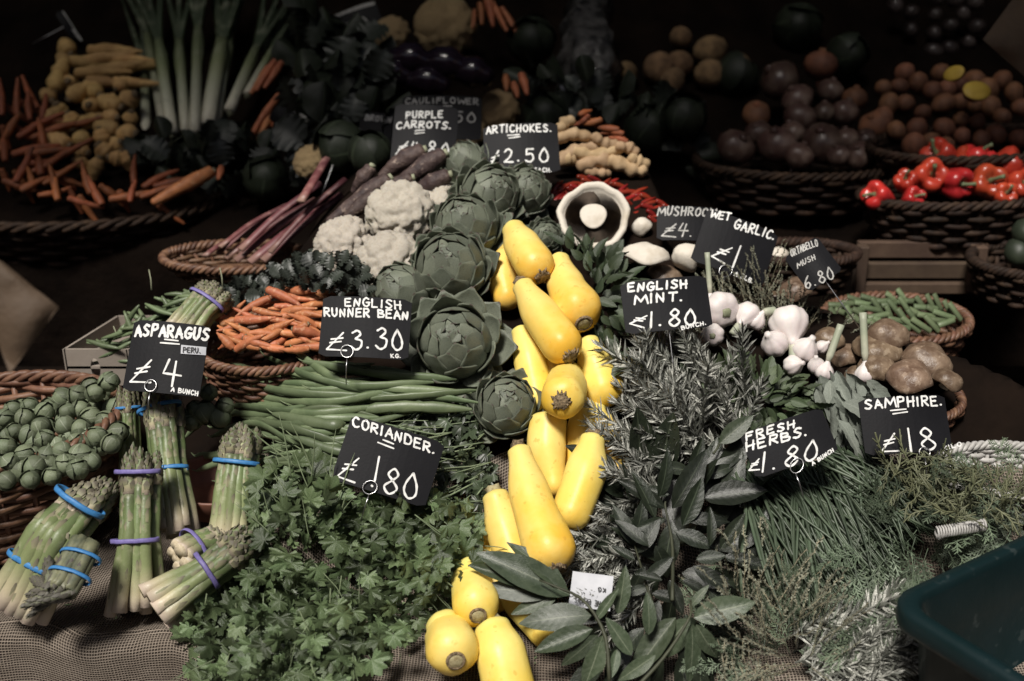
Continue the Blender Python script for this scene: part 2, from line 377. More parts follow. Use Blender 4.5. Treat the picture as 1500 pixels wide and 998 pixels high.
m_wickd = mat('dim_willow', (.022, .013, .009), (.07, .04, .025), 60, .45, .8, spec=.2, rough=.7, bump=.4, bsc=160, rnd=.3)  # darker copy of the willow; back-tier dimness is put into this colour
m_brick = mat('dark_brick', (.12, .075, .055), (.07, .045, .035), 4, rough=.9, bump=.4, bsc=20)
m_wickl = mat('tan_willow', (.30, .18, .10), (.20, .11, .06), 60, rough=.5, bump=.4, bsc=160, rnd=.3)
m_wickw = mat('white_painted_willow', (.48, .47, .45), (.3, .29, .27), 60, rough=.5, bump=.3, bsc=160, rnd=.08)
m_slate = mat('sign_board', (.006, .006, .0075), (.011, .011, .013), 14, .35, .9, rough=.55, bump=.1, bsc=300, spots=(60, .74, (.03, .03, .034), .5), spec=.12)
m_chalk = mat('white_chalk_pen', (.82, .82, .80), (.62, .62, .6), 140, .3, .6, rough=.7)
m_chalkd = mat('grey_chalk_pen', (.50, .49, .47), (.3, .3, .28), 140, rough=.7)  # greyer pen for the back and half-hidden signs
m_ink = mat('black_ink', (.02, .02, .02), rough=.6)
m_paper = mat('white_label_paper', (.50, .51, .54), (.36, .37, .4), 20, rough=.6)
m_wire = mat('steel_wire', (.6, .6, .6), rough=.3, metal=1.0)
m_kraft = mat('kraft_paper', (.085, .055, .032), (.055, .036, .022), 9, rough=.75, bump=1, bsc=18, bdist=.006)
m_card = mat('grey_cardboard', (.30, .26, .22), (.22, .185, .155), 8, rough=.85, bump=.3, bsc=40)
m_plank = mat('crate_wood', (.085, .055, .035), (.05, .03, .02), 14, rough=.8, bump=.4, bsc=40, rnd=.2)
m_tub = mat('dark_teal_plastic', (.004, .013, .014), (.006, .016, .018), 12, rough=.38, spec=.3, bump=.25, bsc=30, spots=(45, .62, (.03, .042, .042), .7))
m_terra = mat('terracotta_glaze', (.20, .085, .055), (.14, .06, .04), 30, rough=.5)
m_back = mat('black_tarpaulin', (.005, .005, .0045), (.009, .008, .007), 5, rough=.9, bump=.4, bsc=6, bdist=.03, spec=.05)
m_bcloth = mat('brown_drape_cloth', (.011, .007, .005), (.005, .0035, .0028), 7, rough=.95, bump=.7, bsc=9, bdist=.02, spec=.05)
m_pave = mat('paving', (.16, .15, .14), (.11, .10, .1), 3, rough=.85, bump=.4, bsc=20)
m_baystem = mat('bay_stem', (.07, .08, .035), (.04, .045, .02), 30, rough=.6)
m_bag = mat('clear_plastic_bag', (.11, .105, .10), (.02, .02, .02), 22, .35, .6, rough=.2, bump=1, bsc=25, bdist=.01)
# ------------------------------------------------------------------ the setting
def sheet(name, rows, mat_, uvs=None, kind='structure', label=None, cat=None):
    "grid of points (list of rows) as one mesh"
    mb = MB(); n = len(rows[0]); vs = [p for r in rows for p in r]
    fs = [(i * n + j, i * n + j + 1, (i + 1) * n + j + 1, (i + 1) * n + j) for i in range(len(rows) - 1) for j in range(n - 1)]
    mb.add(vs, fs, None, uvs)
    o = ob(name, mb.mesh(name, mat_)); tag(o, label, cat, None, kind); return o
sheet('ground', [[(x, y, 0) for x in (-60, -3, 3, 60)] for y in (-60, -4, 6, 60)], m_pave)

def burlap():
    s = NT('burlap_weave'); uv = s.uv(); sx = s.n('ShaderNodeSeparateXYZ')
    nz = s.n('ShaderNodeTexNoise'); nz.inputs['Scale'].default_value = 9; s.l(uv, nz.inputs['Vector'])
    wv = s.n('ShaderNodeVectorMath', operation='MULTIPLY_ADD'); s.l(nz.outputs['Color'], wv.inputs[0]); wv.inputs[1].default_value = (.022, .022, 0); s.l(uv, wv.inputs[2])
    s.l(wv.outputs[0], sx.inputs[0])
    k = 2 * math.pi / .0036
    a = s.m('SINE', s.m('MULTIPLY', sx.outputs[0], k)); b = s.m('SINE', s.m('MULTIPLY', sx.outputs[1], k))
    h = s.m('MAXIMUM', a, b); gap = s.ramp(h, [(0.15, 0.0), (.75, 1.0)])
    col = s.mix(s.ramp(s.noise(7, 5, vec=uv), [(.35, 0.0), (.65, 1.0)]), (.21, .17, .135), (.40, .34, .28))
    col = s.mix(gap, (.10, .08, .065), col)
    bs = s.n('ShaderNodeBsdfPrincipled'); s.l(col, bs.inputs['Base Color']); bs.inputs['Roughness'].default_value = .95; bs.inputs['Specular IOR Level'].default_value = .1
    bp = s.n('ShaderNodeBump'); bp.inputs['Strength'].default_value = 1; bp.inputs['Distance'].default_value = .002
    s.l(s.m('ADD', h, s.m('MULTIPLY', s.noise(60, 3, vec=uv), 1.4)), bp.inputs['Height']); s.l(bp.outputs[0], bs.inputs['Normal']); s.l(bs.outputs[0], s.out.inputs['Surface'])
    return s.mat
m_burlap = burlap()

# table cover: hanging front, rounded edge, then the sloping display
def yedge(x): return lerp(1.165, 1.035, sm(-.42, -.20, x)) + .012 * math.sin(x * 17) + .006 * math.sin(x * 41 + 1)
rows = []; uvs = []
NX = 150
prof = [(-.02, .02)] + [(-.018, z) for z in (.25, .45, .58, .64)]
for j, tv in enumerate([0.02, .2, .36, .46, .52, .57, .61, .635, .66, .68, .695]):
    row = []
    for i in range(NX + 1):
        x = -1.4 + 2.8 * i / NX; ye = yedge(x)
        ztop = .745 if x < -.4 else lerp(.745, .715, sm(-.4, -.2, x))
        z = tv / .695 * (ztop - .02)
        fold = (.02 * math.sin(x * 23 + 2 * math.sin(x * 5)) + .010 * math.sin(x * 57 + z * 4)) * (1 - sm(.45, .70, z))
        yy = ye - .012 + fold - .01
        row.append((x, yy, z)); uvs.append((x, z))
    rows.append(row)
for k in range(1, 8):
    a = k / 7 * math.pi / 2; row = []
    for i in range(NX + 1):
        x = -1.4 + 2.8 * i / NX; ye = yedge(x); ztop = .745 if x < -.4 else lerp(.745, .715, sm(-.4, -.2, x))
        row.append((x, ye - .022 + .02 * (1 - math.cos(a)), ztop - .02 + .02 * math.sin(a))); uvs.append((x, ztop - .02 + .0314 * k / 7))
    rows.append(row)
NY = 90
for k in range(1, NY + 1):
    row = []
    for i in range(NX + 1):
        x = -1.4 + 2.8 * i / NX; ye = yedge(x) + .004; ztop = .745 if x < -.4 else lerp(.745, .715, sm(-.4, -.2, x))
        y = ye + (2.09 - ye) * (k / NY) ** 1.15
        z = hgt(x, y); w = sm(0, .06, y - ye)
        z = lerp(ztop, z, w) + .004 * noise.noise(Vector((x * 9, y * 9, 0)))
        row.append((x, y, z)); uvs.append((x, ztop + .0114 + (y - ye)))
    rows.append(row)
KS = 18 + 34
cloth = sheet('burlap_table_cover', rows[:KS], m_burlap, uvs[:KS * (NX + 1)], kind=None, label='coarse brown burlap cover over the front table, its weave hanging at the bottom left', cat='table cover')

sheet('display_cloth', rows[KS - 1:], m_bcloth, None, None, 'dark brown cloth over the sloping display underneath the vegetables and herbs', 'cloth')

# the tier behind: brown cloth front and sloping top
rows = []
for z in (0.0, .2, .4, .6, .75, .85, .92):
    rows.append([(-2.4 + 4.8 * i / 120, 2.125 + (.03 * math.sin(i * .9) + .02 * math.sin(i * 2.3 + z * 3)) * (1 - sm(.6, .95, z)), z) for i in range(121)])
for y in (2.125, 2.14, 2.2, 2.3, 2.5, 2.7, 2.9, 3.1):
    rows.append([(-2.4 + 4.8 * i / 120, y + .015, (tab(ZB, y) - .006)) for i in range(121)])
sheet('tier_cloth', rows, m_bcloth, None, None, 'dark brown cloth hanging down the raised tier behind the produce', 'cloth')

# added unseen enclosure: posts, roof and dark walls hold daylight off the back tier
t = thing('shade_frame', 'added dark enclosure, unseen, that shades the back of the display', 'light blocker', (0, 2.6, 0))
def slab(name, c, h, m=None, bev=0, root=None):
    mb = MB(); box(mb, c, (h[0], 0, 0), (0, h[1], 0), (0, 0, h[2]), bev=bev); return part(name, mb, m or m_back, root or t)
SHADE_Y = 1.38
slab('shade_beam', (0, SHADE_Y + .06, 2.42), (2.6, .06, .03), m_plank)
SLAT_P, SLAT_G = .11, .014          # invented slats: the gap width sets how much sun warms the back tier
for k in range(47):
    slab('shade_slat', (-2.53 + k * SLAT_P, (SHADE_Y + .12 + 3.6) / 2, 2.42), ((SLAT_P - SLAT_G) / 2, (3.6 - SHADE_Y - .12) / 2, .006))
slab('back_blocker', (0, 3.5, 1.2), (2.5, .02, 1.19))
slab('side_blocker', (-2.46, 2.55, 1.2), (.02, .92, 1.19)); slab('side_blocker', (2.46, 2.55, 1.2), (.02, .92, 1.19))
for x in (-2.42, 2.42): slab('post', (x, 1.4, 1.2), (.03, .03, 1.19), m_plank)

# added walls, out of view behind and beside the camera, cutting low sky fill
yard = thing('sky_blockers', 'added dark brick walls, unseen behind the camera, that cut the sky light', 'building', (0, -4, 0))
for c_, h_ in (((0, -4.6, 2.6), (6.2, .15, 2.6)), ((-6.1, .5, 2.6), (.15, 4.9, 2.6)), ((6.1, .5, 2.6), (.15, 4.9, 2.6))): slab('wall', c_, h_, m_brick, root=yard)
# ------------------------------------------------------------------ unit meshes
def leaf_grid(name, m, wf, nv=8, nu=2, bend=.25, fold=.25, wav=.0, wn=4, serr=0, seed=0, curl=0):
    rg = random.Random(seed); ph = rg.uniform(0, 6); mb = MB(); vs = []; uv = []; fs = []
    for i in range(nv + 1):
        v = i / nv; w = wf(v); zb = -bend * v * v + bend * .35 * v
        if serr and i % 2 and 0 < i < nv: w *= 1 + serr
        for j in range(-nu, nu + 1):
            u = j / nu; x = u * w
            z = zb + fold * abs(x) - curl * x * x * 8 + wav * abs(u) ** 2 * math.sin(v * wn * 6.28 + ph + (1.6 if u < 0 else 0))
            vs.append((x, v, z)); uv.append(((u + 1) / 2, v))
    n = 2 * nu + 1
    for i in range(nv):
        for j in range(n - 1): fs.append((i * n + j, i * n + j + 1, (i + 1) * n + j + 1, (i + 1) * n + j))
    mb.add(vs, fs, [0.5] * len(vs), uv); return mb.mesh(name, m)
def w_lance(v): return .155 * (math.sin(math.pi * min(1, v ** .85 * 1.0)) ** .8 + .02) if 0 < v < 1 else .006
def w_ovate(v): return .27 * (math.sin(math.pi * v ** .72)) ** .75 + .005 if 0 < v < 1 else .01
def w_sage(v): return .20 * (math.sin(math.pi * v ** .9)) ** .5 + .005 if 0 < v < 1 else .01
def w_round(v): return .42 * (math.sin(math.pi * v)) ** .5 + .01 if 0 < v < 1 else .05
bay_m = [leaf_grid('bay_leaf', m_bay, w_lance, 10, 2, b, f, .012, 3, 0, i) for i, (b, f) in enumerate(((.15, .35), (.35, .2), (.05, .5), (.25, .1)))]
bayd_m = [leaf_grid('bay_leaf', m_bayd, w_lance, 10, 2, b, f, .012, 3, 0, i + 9) for i, (b, f) in enumerate(((.15, .35), (.35, .2), (.05, .5)))]
mint_m = [leaf_grid('mint_leaf', m_mint, w_ovate, 10, 2, b, f, .025, 5, .10, i) for i, (b, f) in enumerate(((.2, .3), (.4, .15), (.1, .45)))]
mintg_m = [leaf_grid('mint_leaf', m_mintg, w_ovate, 10, 2, b, f, .025, 5, .10, i) for i, (b, f) in enumerate(((.2, .3), (.4, .15), (.1, .45)))]
sage_m = [leaf_grid('sage_leaf', m_sage, w_sage, 8, 2, b, f, .03, 3, 0, i) for i, (b, f) in enumerate(((.3, .5), (.5, .3), (.1, .8)))]
kale_m = [leaf_grid('kale_leaf', m_kale, w_round, 12, 4, .3, .2, .16, 5, .2, i) for i in range(3)]
cab_m = [leaf_grid('cabbage_leaf', m_cab, w_round, 8, 4, .3, -.3, .04, 2, 0, i, .2) for i in range(2)]
cleaf_m = [leaf_grid('cauliflower_leaf', m_cleaf, w_sage, 8, 2, -.3, .3, .03, 2, 0, i) for i in range(2)]
def coriander_leaf(seed):
    rg = random.Random(seed); mb = MB(); vs = [(0, 0, 0)]; uv = [(.5, 0)]; fs = []
    lobes = [(-118, .55), (-62, .74), (0, .95), (62, .74), (118, .55)]
    N = 56; ph = rg.uniform(0, 6)
    def rr(th):
        r = .10
        for k, (c, h) in enumerate(lobes):
            d = abs(th - c) / 42
            if d < 1: r = max(r, h * (1 - d ** 2.6) ** .5)
        return r * (1 + .13 * math.cos(math.radians(th) * 14 + ph))
    for ring, q in enumerate((.5, 1.0)):
        for i in range(N + 1):
            th = -152 + 304 * i / N; r = rr(th) * q; a = math.radians(th)
            z = .13 * math.cos(a * 2.9 + ph) * q * q + .05 * math.sin(a * 7 + ph) * q - .25 * (r * q) ** 2 * .9
            vs.append((math.sin(a) * r, .30 + math.cos(a) * r * .75, z)); uv.append((i / N, q))
    for i in range(N):
        fs.append((0, 2 + i, 1 + i)); fs.append((1 + i, 2 + i, 3 + N + i, 2 + N + i))
    vs[0] = (0, .30, 0)
    k = len(vs); vs += [(-.012, 0, -.01), (.012, 0, -.01), (.012, .32, 0), (-.012, .32, 0)]; uv += [(.5, 0)] * 4; fs.append((k, k + 1, k + 2, k + 3))
    mb.add(vs, fs, None, uv); return mb.mesh('coriander_leaf', m_cori)
cori_m = [coriander_leaf(i) for i in range(5)]
cordk_m = [m.copy() for m in cori_m[:3]]
for m in cordk_m: m.materials[0] = m_cordk

def rosemary(seed, n=84):
    rg = random.Random(seed); mb = MB()
    path = crv([Vector((0, 0, 0)), Vector((rg.uniform(-.05, .05), .5, rg.uniform(-.04, .04))), Vector((rg.uniform(-.1, .1), 1, 0))], 7)
    tube(mb, path, [.012, .012, .011, .010, .009, .008, .005], 5, t=(.1, .1))
    for i in range(n):
        v = .06 + .94 * i / n; s = v * 6; k = min(int(s), 5); p = path[k].lerp(path[k + 1], s - k)
        a = i * 2.4 + rg.uniform(-.4, .4); L = rg.uniform(.18, .30) * (1 - .45 * max(0, v - .75) * 4 * .6); el = rg.uniform(.5, 1.05) if v < .93 else rg.uniform(.1, .6)
        d = Vector((math.cos(a) * math.sin(el), math.cos(el), math.sin(a) * math.sin(el)))
        x = d.orthogonal().normalized(); x = Matrix.Rotation(rg.uniform(0, 6.28), 3, d) @ x; z = x.cross(d); w = .017; b = z * rg.uniform(-.05, .05)
        m = p + d * L * .55 + b
        glint = rg.random() < .58  # pale needle: white underside plus painted highlight
        mb.add([p - x * w * .5, p + x * w * .5, m + x * w, m + z * w * .5, m - x * w, p + d * L + b * 1.6], [(0, 1, 2, 3), (0, 3, 4), (3, 2, 5), (4, 3, 5)], [1.0 if glint else 0.0] * 6)
    return mb.mesh('rosemary_sprig', m_rose)
rose_m = [rosemary(i) for i in range(5)]
def thyme(seed):
    rg = random.Random(seed); mb = MB(); path = [Vector((0, 0, 0))]
    for k in range(6): path.append(path[-1] + Vector((rg.uniform(-.05, .05), .166, rg.uniform(-.05, .05))))
    tube(mb, path, [.007] * 7, 4, t=(0, 0))
    for i in range(60):
        v = .1 + .9 * i / 60; s = v * 6; k = min(int(s), 5); p = path[k].lerp(path[k + 1], s - k)
        a = rg.uniform(0, 6.28); el = rg.uniform(.5, 1.3); d = Vector((math.cos(a) * math.sin(el), math.cos(el), math.sin(a) * math.sin(el)))
        L = rg.uniform(.04, .08); x = d.orthogonal().normalized() * .018
        mb.add([p, p + d * L * .5 + x, p + d * L, p + d * L * .5 - x], [(0, 1, 2, 3)], [1] * 4)
    return mb.mesh('thyme_sprig', m_thyme)
thyme_m = [thyme(i) for i in range(4)]
def dill(seed):
    rg = random.Random(seed); mb = MB()
    def twig(p, d, L, lv):
        n = 5; path = [p]; dd = d.copy()
        for k in range(n): dd = (dd + Vector((rg.uniform(-.12, .12), 0, rg.uniform(-.12, .12)))).normalized(); path.append(path[-1] + dd * L / n)
        if lv == 0: tube(mb, path, [.007, .006, .006, .005, .004, .003], 4)
        x = dd.cross(Vector((0, 0, 1))).normalized()
        if lv > 0:
            w = .009
            for a, b in zip(path, path[1:]): mb.add([a - x * w, a + x * w, b + x * w * .8, b - x * w * .8], [(0, 1, 2, 3)])
        if lv < 2:
            m = (11, 8)[lv]
            for k in range(m):
                v = .25 + .75 * k / m if lv == 0 else .1 + .9 * k / m; s = v * n; i = min(int(s), n - 1); q = path[i].lerp(path[i + 1], s - i); sd_ = 1 if k % 2 else -1
                dr = (dd + x * sd_ * rg.uniform(.6, 1.1) + Vector((0, 0, rg.uniform(-.5, .5)))).normalized()
                twig(q, dr, (.36 if lv == 0 else .11) * (1.25 - v * .7), lv + 1)
    twig(Vector((0, 0, 0)), Vector((0, 1, 0)), 1, 0); return mb.mesh('dill_frond', m_dill)
dill_m = [dill(i) for i in range(4)]
def samphire(seed):
    rg = random.Random(seed); mb = MB(); path = crv([(0, 0, 0), (rg.uniform(-.1, .1), .5, rg.uniform(-.05, .05)), (rg.uniform(-.12, .12), 1, 0)], 6)
    tube(mb, path, [.028] * 6, 5, rnd=(0, 1))
    for k in range(5):
        v = .25 + .6 * k / 5; p = path[int(v * 5)]; sd_ = 1 if k % 2 else -1; d = Vector((sd_ * rg.uniform(.4, .7), 1, rg.uniform(-.3, .3))).normalized()
        tube(mb, [p, p + d * .12, p + d * rg.uniform(.2, .34)], [.02, .025, .018], 5, rnd=(0, 1))
    return mb.mesh('samphire_twig', m_samph)
samph_m = [samphire(i) for i in range(4)]
def blade(seed, m, w=.011):
    rg = random.Random(seed); mb = MB(); q = rg.uniform(-.10, .10)
    path = crv([(0, 0, 0), (q * .6, .35, rg.uniform(-.03, .04)), (q, .7, rg.uniform(-.03, .05)), (q * .6, 1, 0)], 9)
    tube(mb, path, [w * .9, w, w, w, w, w * .9, w * .8, w * .6, w * .2], 4); return mb.mesh('chive_blade', m)
chive_m = [blade(i, m_chive) for i in range(5)]
hstem_m = [blade(i + 40, m_hstem, .014) for i in range(4)]

def artichoke_bract():
    mb = MB(); vs = []; fs = []; ts = []; uv = []; nu, nv = 3, 8
    for side in (0, 1):
        for i in range(nv + 1):
            v = i / nv; w = .46 * (math.sin(math.pi * min(.97, .18 + v * .80)) ** .62); 
            if v > .68: w *= 1 - (v - .68) * 2.3
            for j in range(-nu, nu + 1):
                u = j / nu; x = u * w
                z = -.62 * x * x - .30 * (v - .35) ** 2 * (1 if v > .35 else .8) - side * .075 * (1 - .6 * v) + .035 * (v > .9)
                vs.append((x, v - .25, z)); ts.append(max(0, v * .8 + .2 * (v > .93))); uv.append(((u + 1) / 2, v))
    n = 2 * nu + 1; M_ = (nv + 1) * n
    for i in range(nv):
        for j in range(n - 1):
            a = i * n + j; fs.append((a, a + 1, a + n + 1, a + n)); fs.append((M_ + a, M_ + a + n, M_ + a + n + 1, M_ + a + 1))
        fs.append((i * n, (i + 1) * n, M_ + (i + 1) * n, M_ + i * n)); fs.append((i * n + n - 1, M_ + i * n + n - 1, M_ + (i + 1) * n + n - 1, (i + 1) * n + n - 1))
    for j in range(n - 1): a = nv * n + j; fs.append((a, a + 1, M_ + a + 1, M_ + a))
    mb.add(vs, fs, ts, uv); return mb.mesh('bract', m_art)
bract_me = artichoke_bract()
mb = MB(); lathe(mb, [(.01, -.9, 0), (.5, -.75, 0), (.8, -.4, 0), (.86, 0, 0), (.7, .45, 0), (.4, .8, 0), (.1, .93, 0)], 12); artcore_me = mb.mesh('heart', m_art)
def artichoke(label, px, py, rpx, facing, lift=.04, stem=None, open_=0.0, seed=0, d=None):
    rg = random.Random(seed * 7 + 1); c = P(px, py, d) if d else S(px, py, lift); r = rpx * dep(c) / FP
    root = thing('artichoke', label, 'artichoke', c, 'green globe artichokes piled on the stall')
    z = Vc(*facing); M0 = fr((0, 0, 0), z, jit(rg, (1, 0, 0), .3))
    ob('heart', artcore_me, root, M0 @ Matrix.Diagonal((r * .86, r * .86, r * .9, 1)))
    N = 44
    for i in range(N):
        q = i / (N - 1); pol = .10 + 2.10 * q ** .82; az = i * 2.39996 + rg.uniform(-.12, .12)
        n = Vector((math.sin(pol) * math.cos(az), math.sin(pol) * math.sin(az), math.cos(pol)))
        up = Vector((-math.cos(pol) * math.cos(az), -math.cos(pol) * math.sin(az), math.sin(pol)))
        spread = (rg.uniform(.0, .16) + open_ * sm(.35, .9, q) * rg.uniform(.5, 1.0) + .35 * sm(.6, 1, q) * rg.random() + .05)
        up2 = (up * math.cos(spread) + n * math.sin(spread)).normalized(); n2 = (n * math.cos(spread) - up * math.sin(spread)).normalized()
        sz = r * (.64 + .46 * q) * rg.uniform(.92, 1.08); x = up2.cross(n2)
        pos = Vector((n.x * r * .93, n.y * r * .93, n.z * r * 1.02)) + n * (.02 * r)
        M = Matrix(((x.x * sz, up2.x * sz, n2.x * sz, pos.x), (x.y * sz, up2.y * sz, n2.y * sz, pos.y), (x.z * sz, up2.z * sz, n2.z * sz, pos.z), (0, 0, 0, 1)))
        ob('bract', bract_me, root, M0 @ M)
    if stem:
        e = P(stem[0], stem[1], dep(c) + stem[2]); mb = MB(); a = c - z * r * .6
        tube(mb, crv([a, a.lerp(e, .5) - z * r * .2, e], 8), [r * .26] * 3 + [r * .2] * 5, 9, lob=7, lobd=.06); part('stem', mb, m_artst, root)

def bumpy_ball(name, m, seed, n=80, depth=.17, sub=5, squash=.78, k2=3):
    import bmesh
    rg = random.Random(seed); bm = bmesh.new(); bmesh.ops.create_icosphere(bm, subdivisions=sub, radius=1)
    co = np.array([v.co[:] for v in bm.verts]); disp = np.zeros(len(co)) 
    def pts(n):
        k = np.arange(n) + .5; ph = np.arccos(1 - 2 * k / n); th = np.pi * (1 + 5 ** .5) * k
        p = np.stack([np.cos(th) * np.sin(ph), np.sin(th) * np.sin(ph), np.cos(ph)], 1); p += np.array([[rg.gauss(0, .07 * (55 / n) ** .5) for _ in range(3)] for _ in range(n)])
        return p / np.linalg.norm(p, axis=1, keepdims=True)
    for nn, dp in ((n, depth), (n * 7, depth * .5), (n * 26, depth * .16)):
        q = pts(nn); rr = 1.12 * 2 / math.sqrt(nn); sc = np.array([rg.uniform(.75, 1.15) for _ in range(nn)])
        dd = np.sqrt(np.maximum(0, 2 - 2 * co @ q.T)) / (rr * sc); disp += dp * np.max(np.sqrt(np.maximum(0, 1 - dd ** 2)) * sc, axis=1)
    co = co * (1 - depth + disp)[:, None]; co[:, 2] = np.where(co[:, 2] < -.2, -.2 + (co[:, 2] + .2) * .5, co[:, 2]) * squash
    for v, c in zip(bm.verts, co): v.co = c
    me = bpy.data.meshes.new(name); bm.to_mesh(me); bm.free(); me.materials.append(m); me.polygons.foreach_set('use_smooth', [True] * len(me.polygons)); return me
caul_me = [bumpy_ball('curd', m_caul, i) for i in range(3)]
cauly_me = bumpy_ball('curd', m_cauly, 7, sub=4)
def cauliflower(label, px, py, rpx, facing, lift=.05, me=None, leaves=7, seed=0, d=None, grp='white cauliflowers on the pile'):
    rg = random.Random(seed + 50); c = P(px, py, d) if d else S(px, py, lift); r = rpx * dep(c) / FP
    root = thing('cauliflower', label, 'cauliflower', c, grp); z = Vc(*facing); M0 = fr((0, 0, 0), z, jit(rg, (1, 0, 0), .6))
    ob('curd', me or caul_me[seed % 3], root, M0 @ Matrix.Scale(r, 4))
    for k in range(leaves):
        a = k * 6.283 / leaves + rg.uniform(-.2, .2); q = Vector((math.cos(a), math.sin(a), 0))
        A = M0 @ (q * r * .55 + Vector((0, 0, -r * .6))); B = M0 @ (q * r * rg.uniform(.98, 1.2) + Vector((0, 0, r * rg.uniform(.0, .3))))
        ob('leaf', rg.choice(cleaf_m), root, lay(A, B, M0.to_3x3() @ (q * -1) , 1.5))

def sprout_mesh(seed):
    mb = MB(); rg = random.Random(seed)
    lathe(mb, [(.05, -1.0, 0), (.4, -.92, 0), (.75, -.66, 0), (.95, -.25, 0), (1, .1, 0), (.9, .45, 0), (.68, .75, 0), (.35, .95, 0), (.05, 1.02, 0)], 14,
          fn=lambda a, r, z: (r * (1 + .05 * math.sin(3 * a + z * 2 + seed)), z))
    return mb.mesh('heart', m_sprout)
def shell_leaf(seed, m):
    rg = random.Random(seed); mb = MB(); vs = []; uv = []; fs = []; nu, nv = 4, 7; ph = rg.uniform(0, 6)
    for i in range(nv + 1):
        v = i / nv; pol = math.pi * .93 - v * 2.35; hw = 1.15 * math.sin(math.pi * min(.96, .12 + v * .84)) ** .55
        for j in range(-nu, nu + 1):
            u = j / nu; az = u * hw; R = 1.03 + .03 * v + .05 * v * v + .05 * abs(u) ** 3 * (1 + .6 * math.sin(v * 8 + ph + u)) 
            vs.append((math.sin(pol) * math.sin(az) * R, -math.sin(pol) * math.cos(az) * R, math.cos(pol) * R)); uv.append(((u + 1) / 2, v))
    n = 2 * nu + 1
    for i in range(nv):
        for j in range(n - 1): fs.append((i * n + j, i * n + j + 1, (i + 1) * n + j + 1, (i + 1) * n + j))
    mb.add(vs, fs, None, uv); return mb.mesh('outer_leaf', m)
sph_me = [sprout_mesh(i) for i in range(2)]; spl_me = [shell_leaf(i, m_sprout) for i in range(4)]
cabl_me = [shell_leaf(i + 9, m_cab) for i in range(3)]
def sprout(p, r, rg, label, cat='brussels sprout', grp='Brussels sprouts heaped in the wicker basket', hm=None, lm=None, name='brussels_sprout', nl=4):
    root = thing(name, label, cat, p, grp); z = jit(rg, Vc(0, .5, .8), .9); M0 = fr((0, 0, 0), z, jit(rg, (1, 0, 0), 1), r)
    ob('heart', hm or rg.choice(sph_me), root, M0)
    for k in range(nl): ob('outer_leaf', rg.choice(lm or spl_me), root, M0 @ Matrix.Rotation(k * 6.283 / nl + rg.uniform(-.4, .4), 4, 'Z') @ Matrix.Rotation(rg.uniform(-.2, .25), 4, 'X') @ Matrix.Scale(1 + .035 * k, 4))

def asp_tip(seed, m):
    rg = random.Random(seed); mb = MB()
    tube(mb, [Vector((0, v, 0)) for v in (0, .3, .6, .85, 1)], [.165, .17, .14, .08, .03], 8, t=(0, 1), rnd=(0, 1))
    for i in range(30):
        v = .02 + .86 * (i / 30) ** .9; a = i * 2.4 + rg.uniform(-.2, .2); r = tab([(0, .165), (.35, .17), (.6, .14), (.85, .08), (1, .03)], v)
        n = Vector((math.cos(a), 0, math.sin(a))); x = n.cross(Vector((0, 1, 0))); L = .23 * (1.1 - v * .5); w = .085 * (1.1 - v * .6)
        b = Vector((0, v, 0)) + n * r * .98
        mb.add([b - x * w * .7, b + x * w * .7, b + Vector((0, L * .5, 0)) + n * .018 + x * w, b + Vector((0, L * .5, 0)) + n * .045, b + Vector((0, L * .5, 0)) + n * .018 - x * w, b + Vector((0, L, 0)) + n * .012],
               [(0, 1, 2, 3), (0, 3, 4), (3, 2, 5), (4, 3, 5)], [.4, .4, .9, 1, .9, 1], None, 1)
    return mb.mesh('tip', m)
tip_me = [asp_tip(i, [m_spear, m_scale]) for i in range(3)]; tipd_me = [asp_tip(i, [m_dspear, m_dscale]) for i in range(2)]
def spear(root, pts, r, rg, tipL, dark=False, nsc=7):
    path = crv(pts, 12); mb = MB()
    rr = [r * 1.08, r * 1.05, r * 1.03] + [r] * 5 + [r * .97, r * .95, r * .92, r * .9]
    tube(mb, path, [q * (1 + .05 * math.sin(i * 2.1 + rr[0] * 9e4)) for i, q in enumerate(rr)], 10, t=(0, 1), lob=5, lobd=.05)
    mb.m[-2] = 2
    for k in range(nsc):
        v = .12 + .86 * k / nsc + rg.uniform(-.03, .03); s = v * 11; i = min(int(s), 10); c = path[i].lerp(path[i + 1], s - i); d = (path[i + 1] - path[i]).normalized()
        n = jit(rg, Vc(0, .2, 1), 1.0); n = (n - d * n.dot(d)).normalized(); x = n.cross(d); L = r * rg.uniform(1.3, 2.2); w = r * .58; b = c + n * r * .88 - d * L * .2
        mb.add([b - x * w - n * r * .2, b + n * r * .16, b + x * w - n * r * .2, b + d * L * .55 + x * w * .8 - n * r * .06, b + d * L + n * r * .12, b + d * L * .55 - x * w * .8 - n * r * .06, b + d * L * .5 + n * r * .22], [(0, 1, 6, 5), (1, 2, 3, 6), (6, 3, 4), (5, 6, 4)], [.15, .2, .15, .75, 1, .75, .5], None, 1)
    nm = [m_dspear, m_dscale, m_spcut] if dark else [m_spear, m_scale, m_spcut]
    sp = part('spear', mb, nm, root)
    d = (path[-1] - path[-2]).normalized()
    if tipL > 0: ob('tip', rg.choice(tipd_me if dark else tip_me), sp, lay(path[-1] - root.location - d * r * .3, path[-1] - root.location + d * tipL, jit(rg, Vc(0, 0, 1), .8), 1.0, None, None) @ Matrix.Diagonal((r * 5.6 / tipL, 1, r * 5.6 / tipL, 1)))
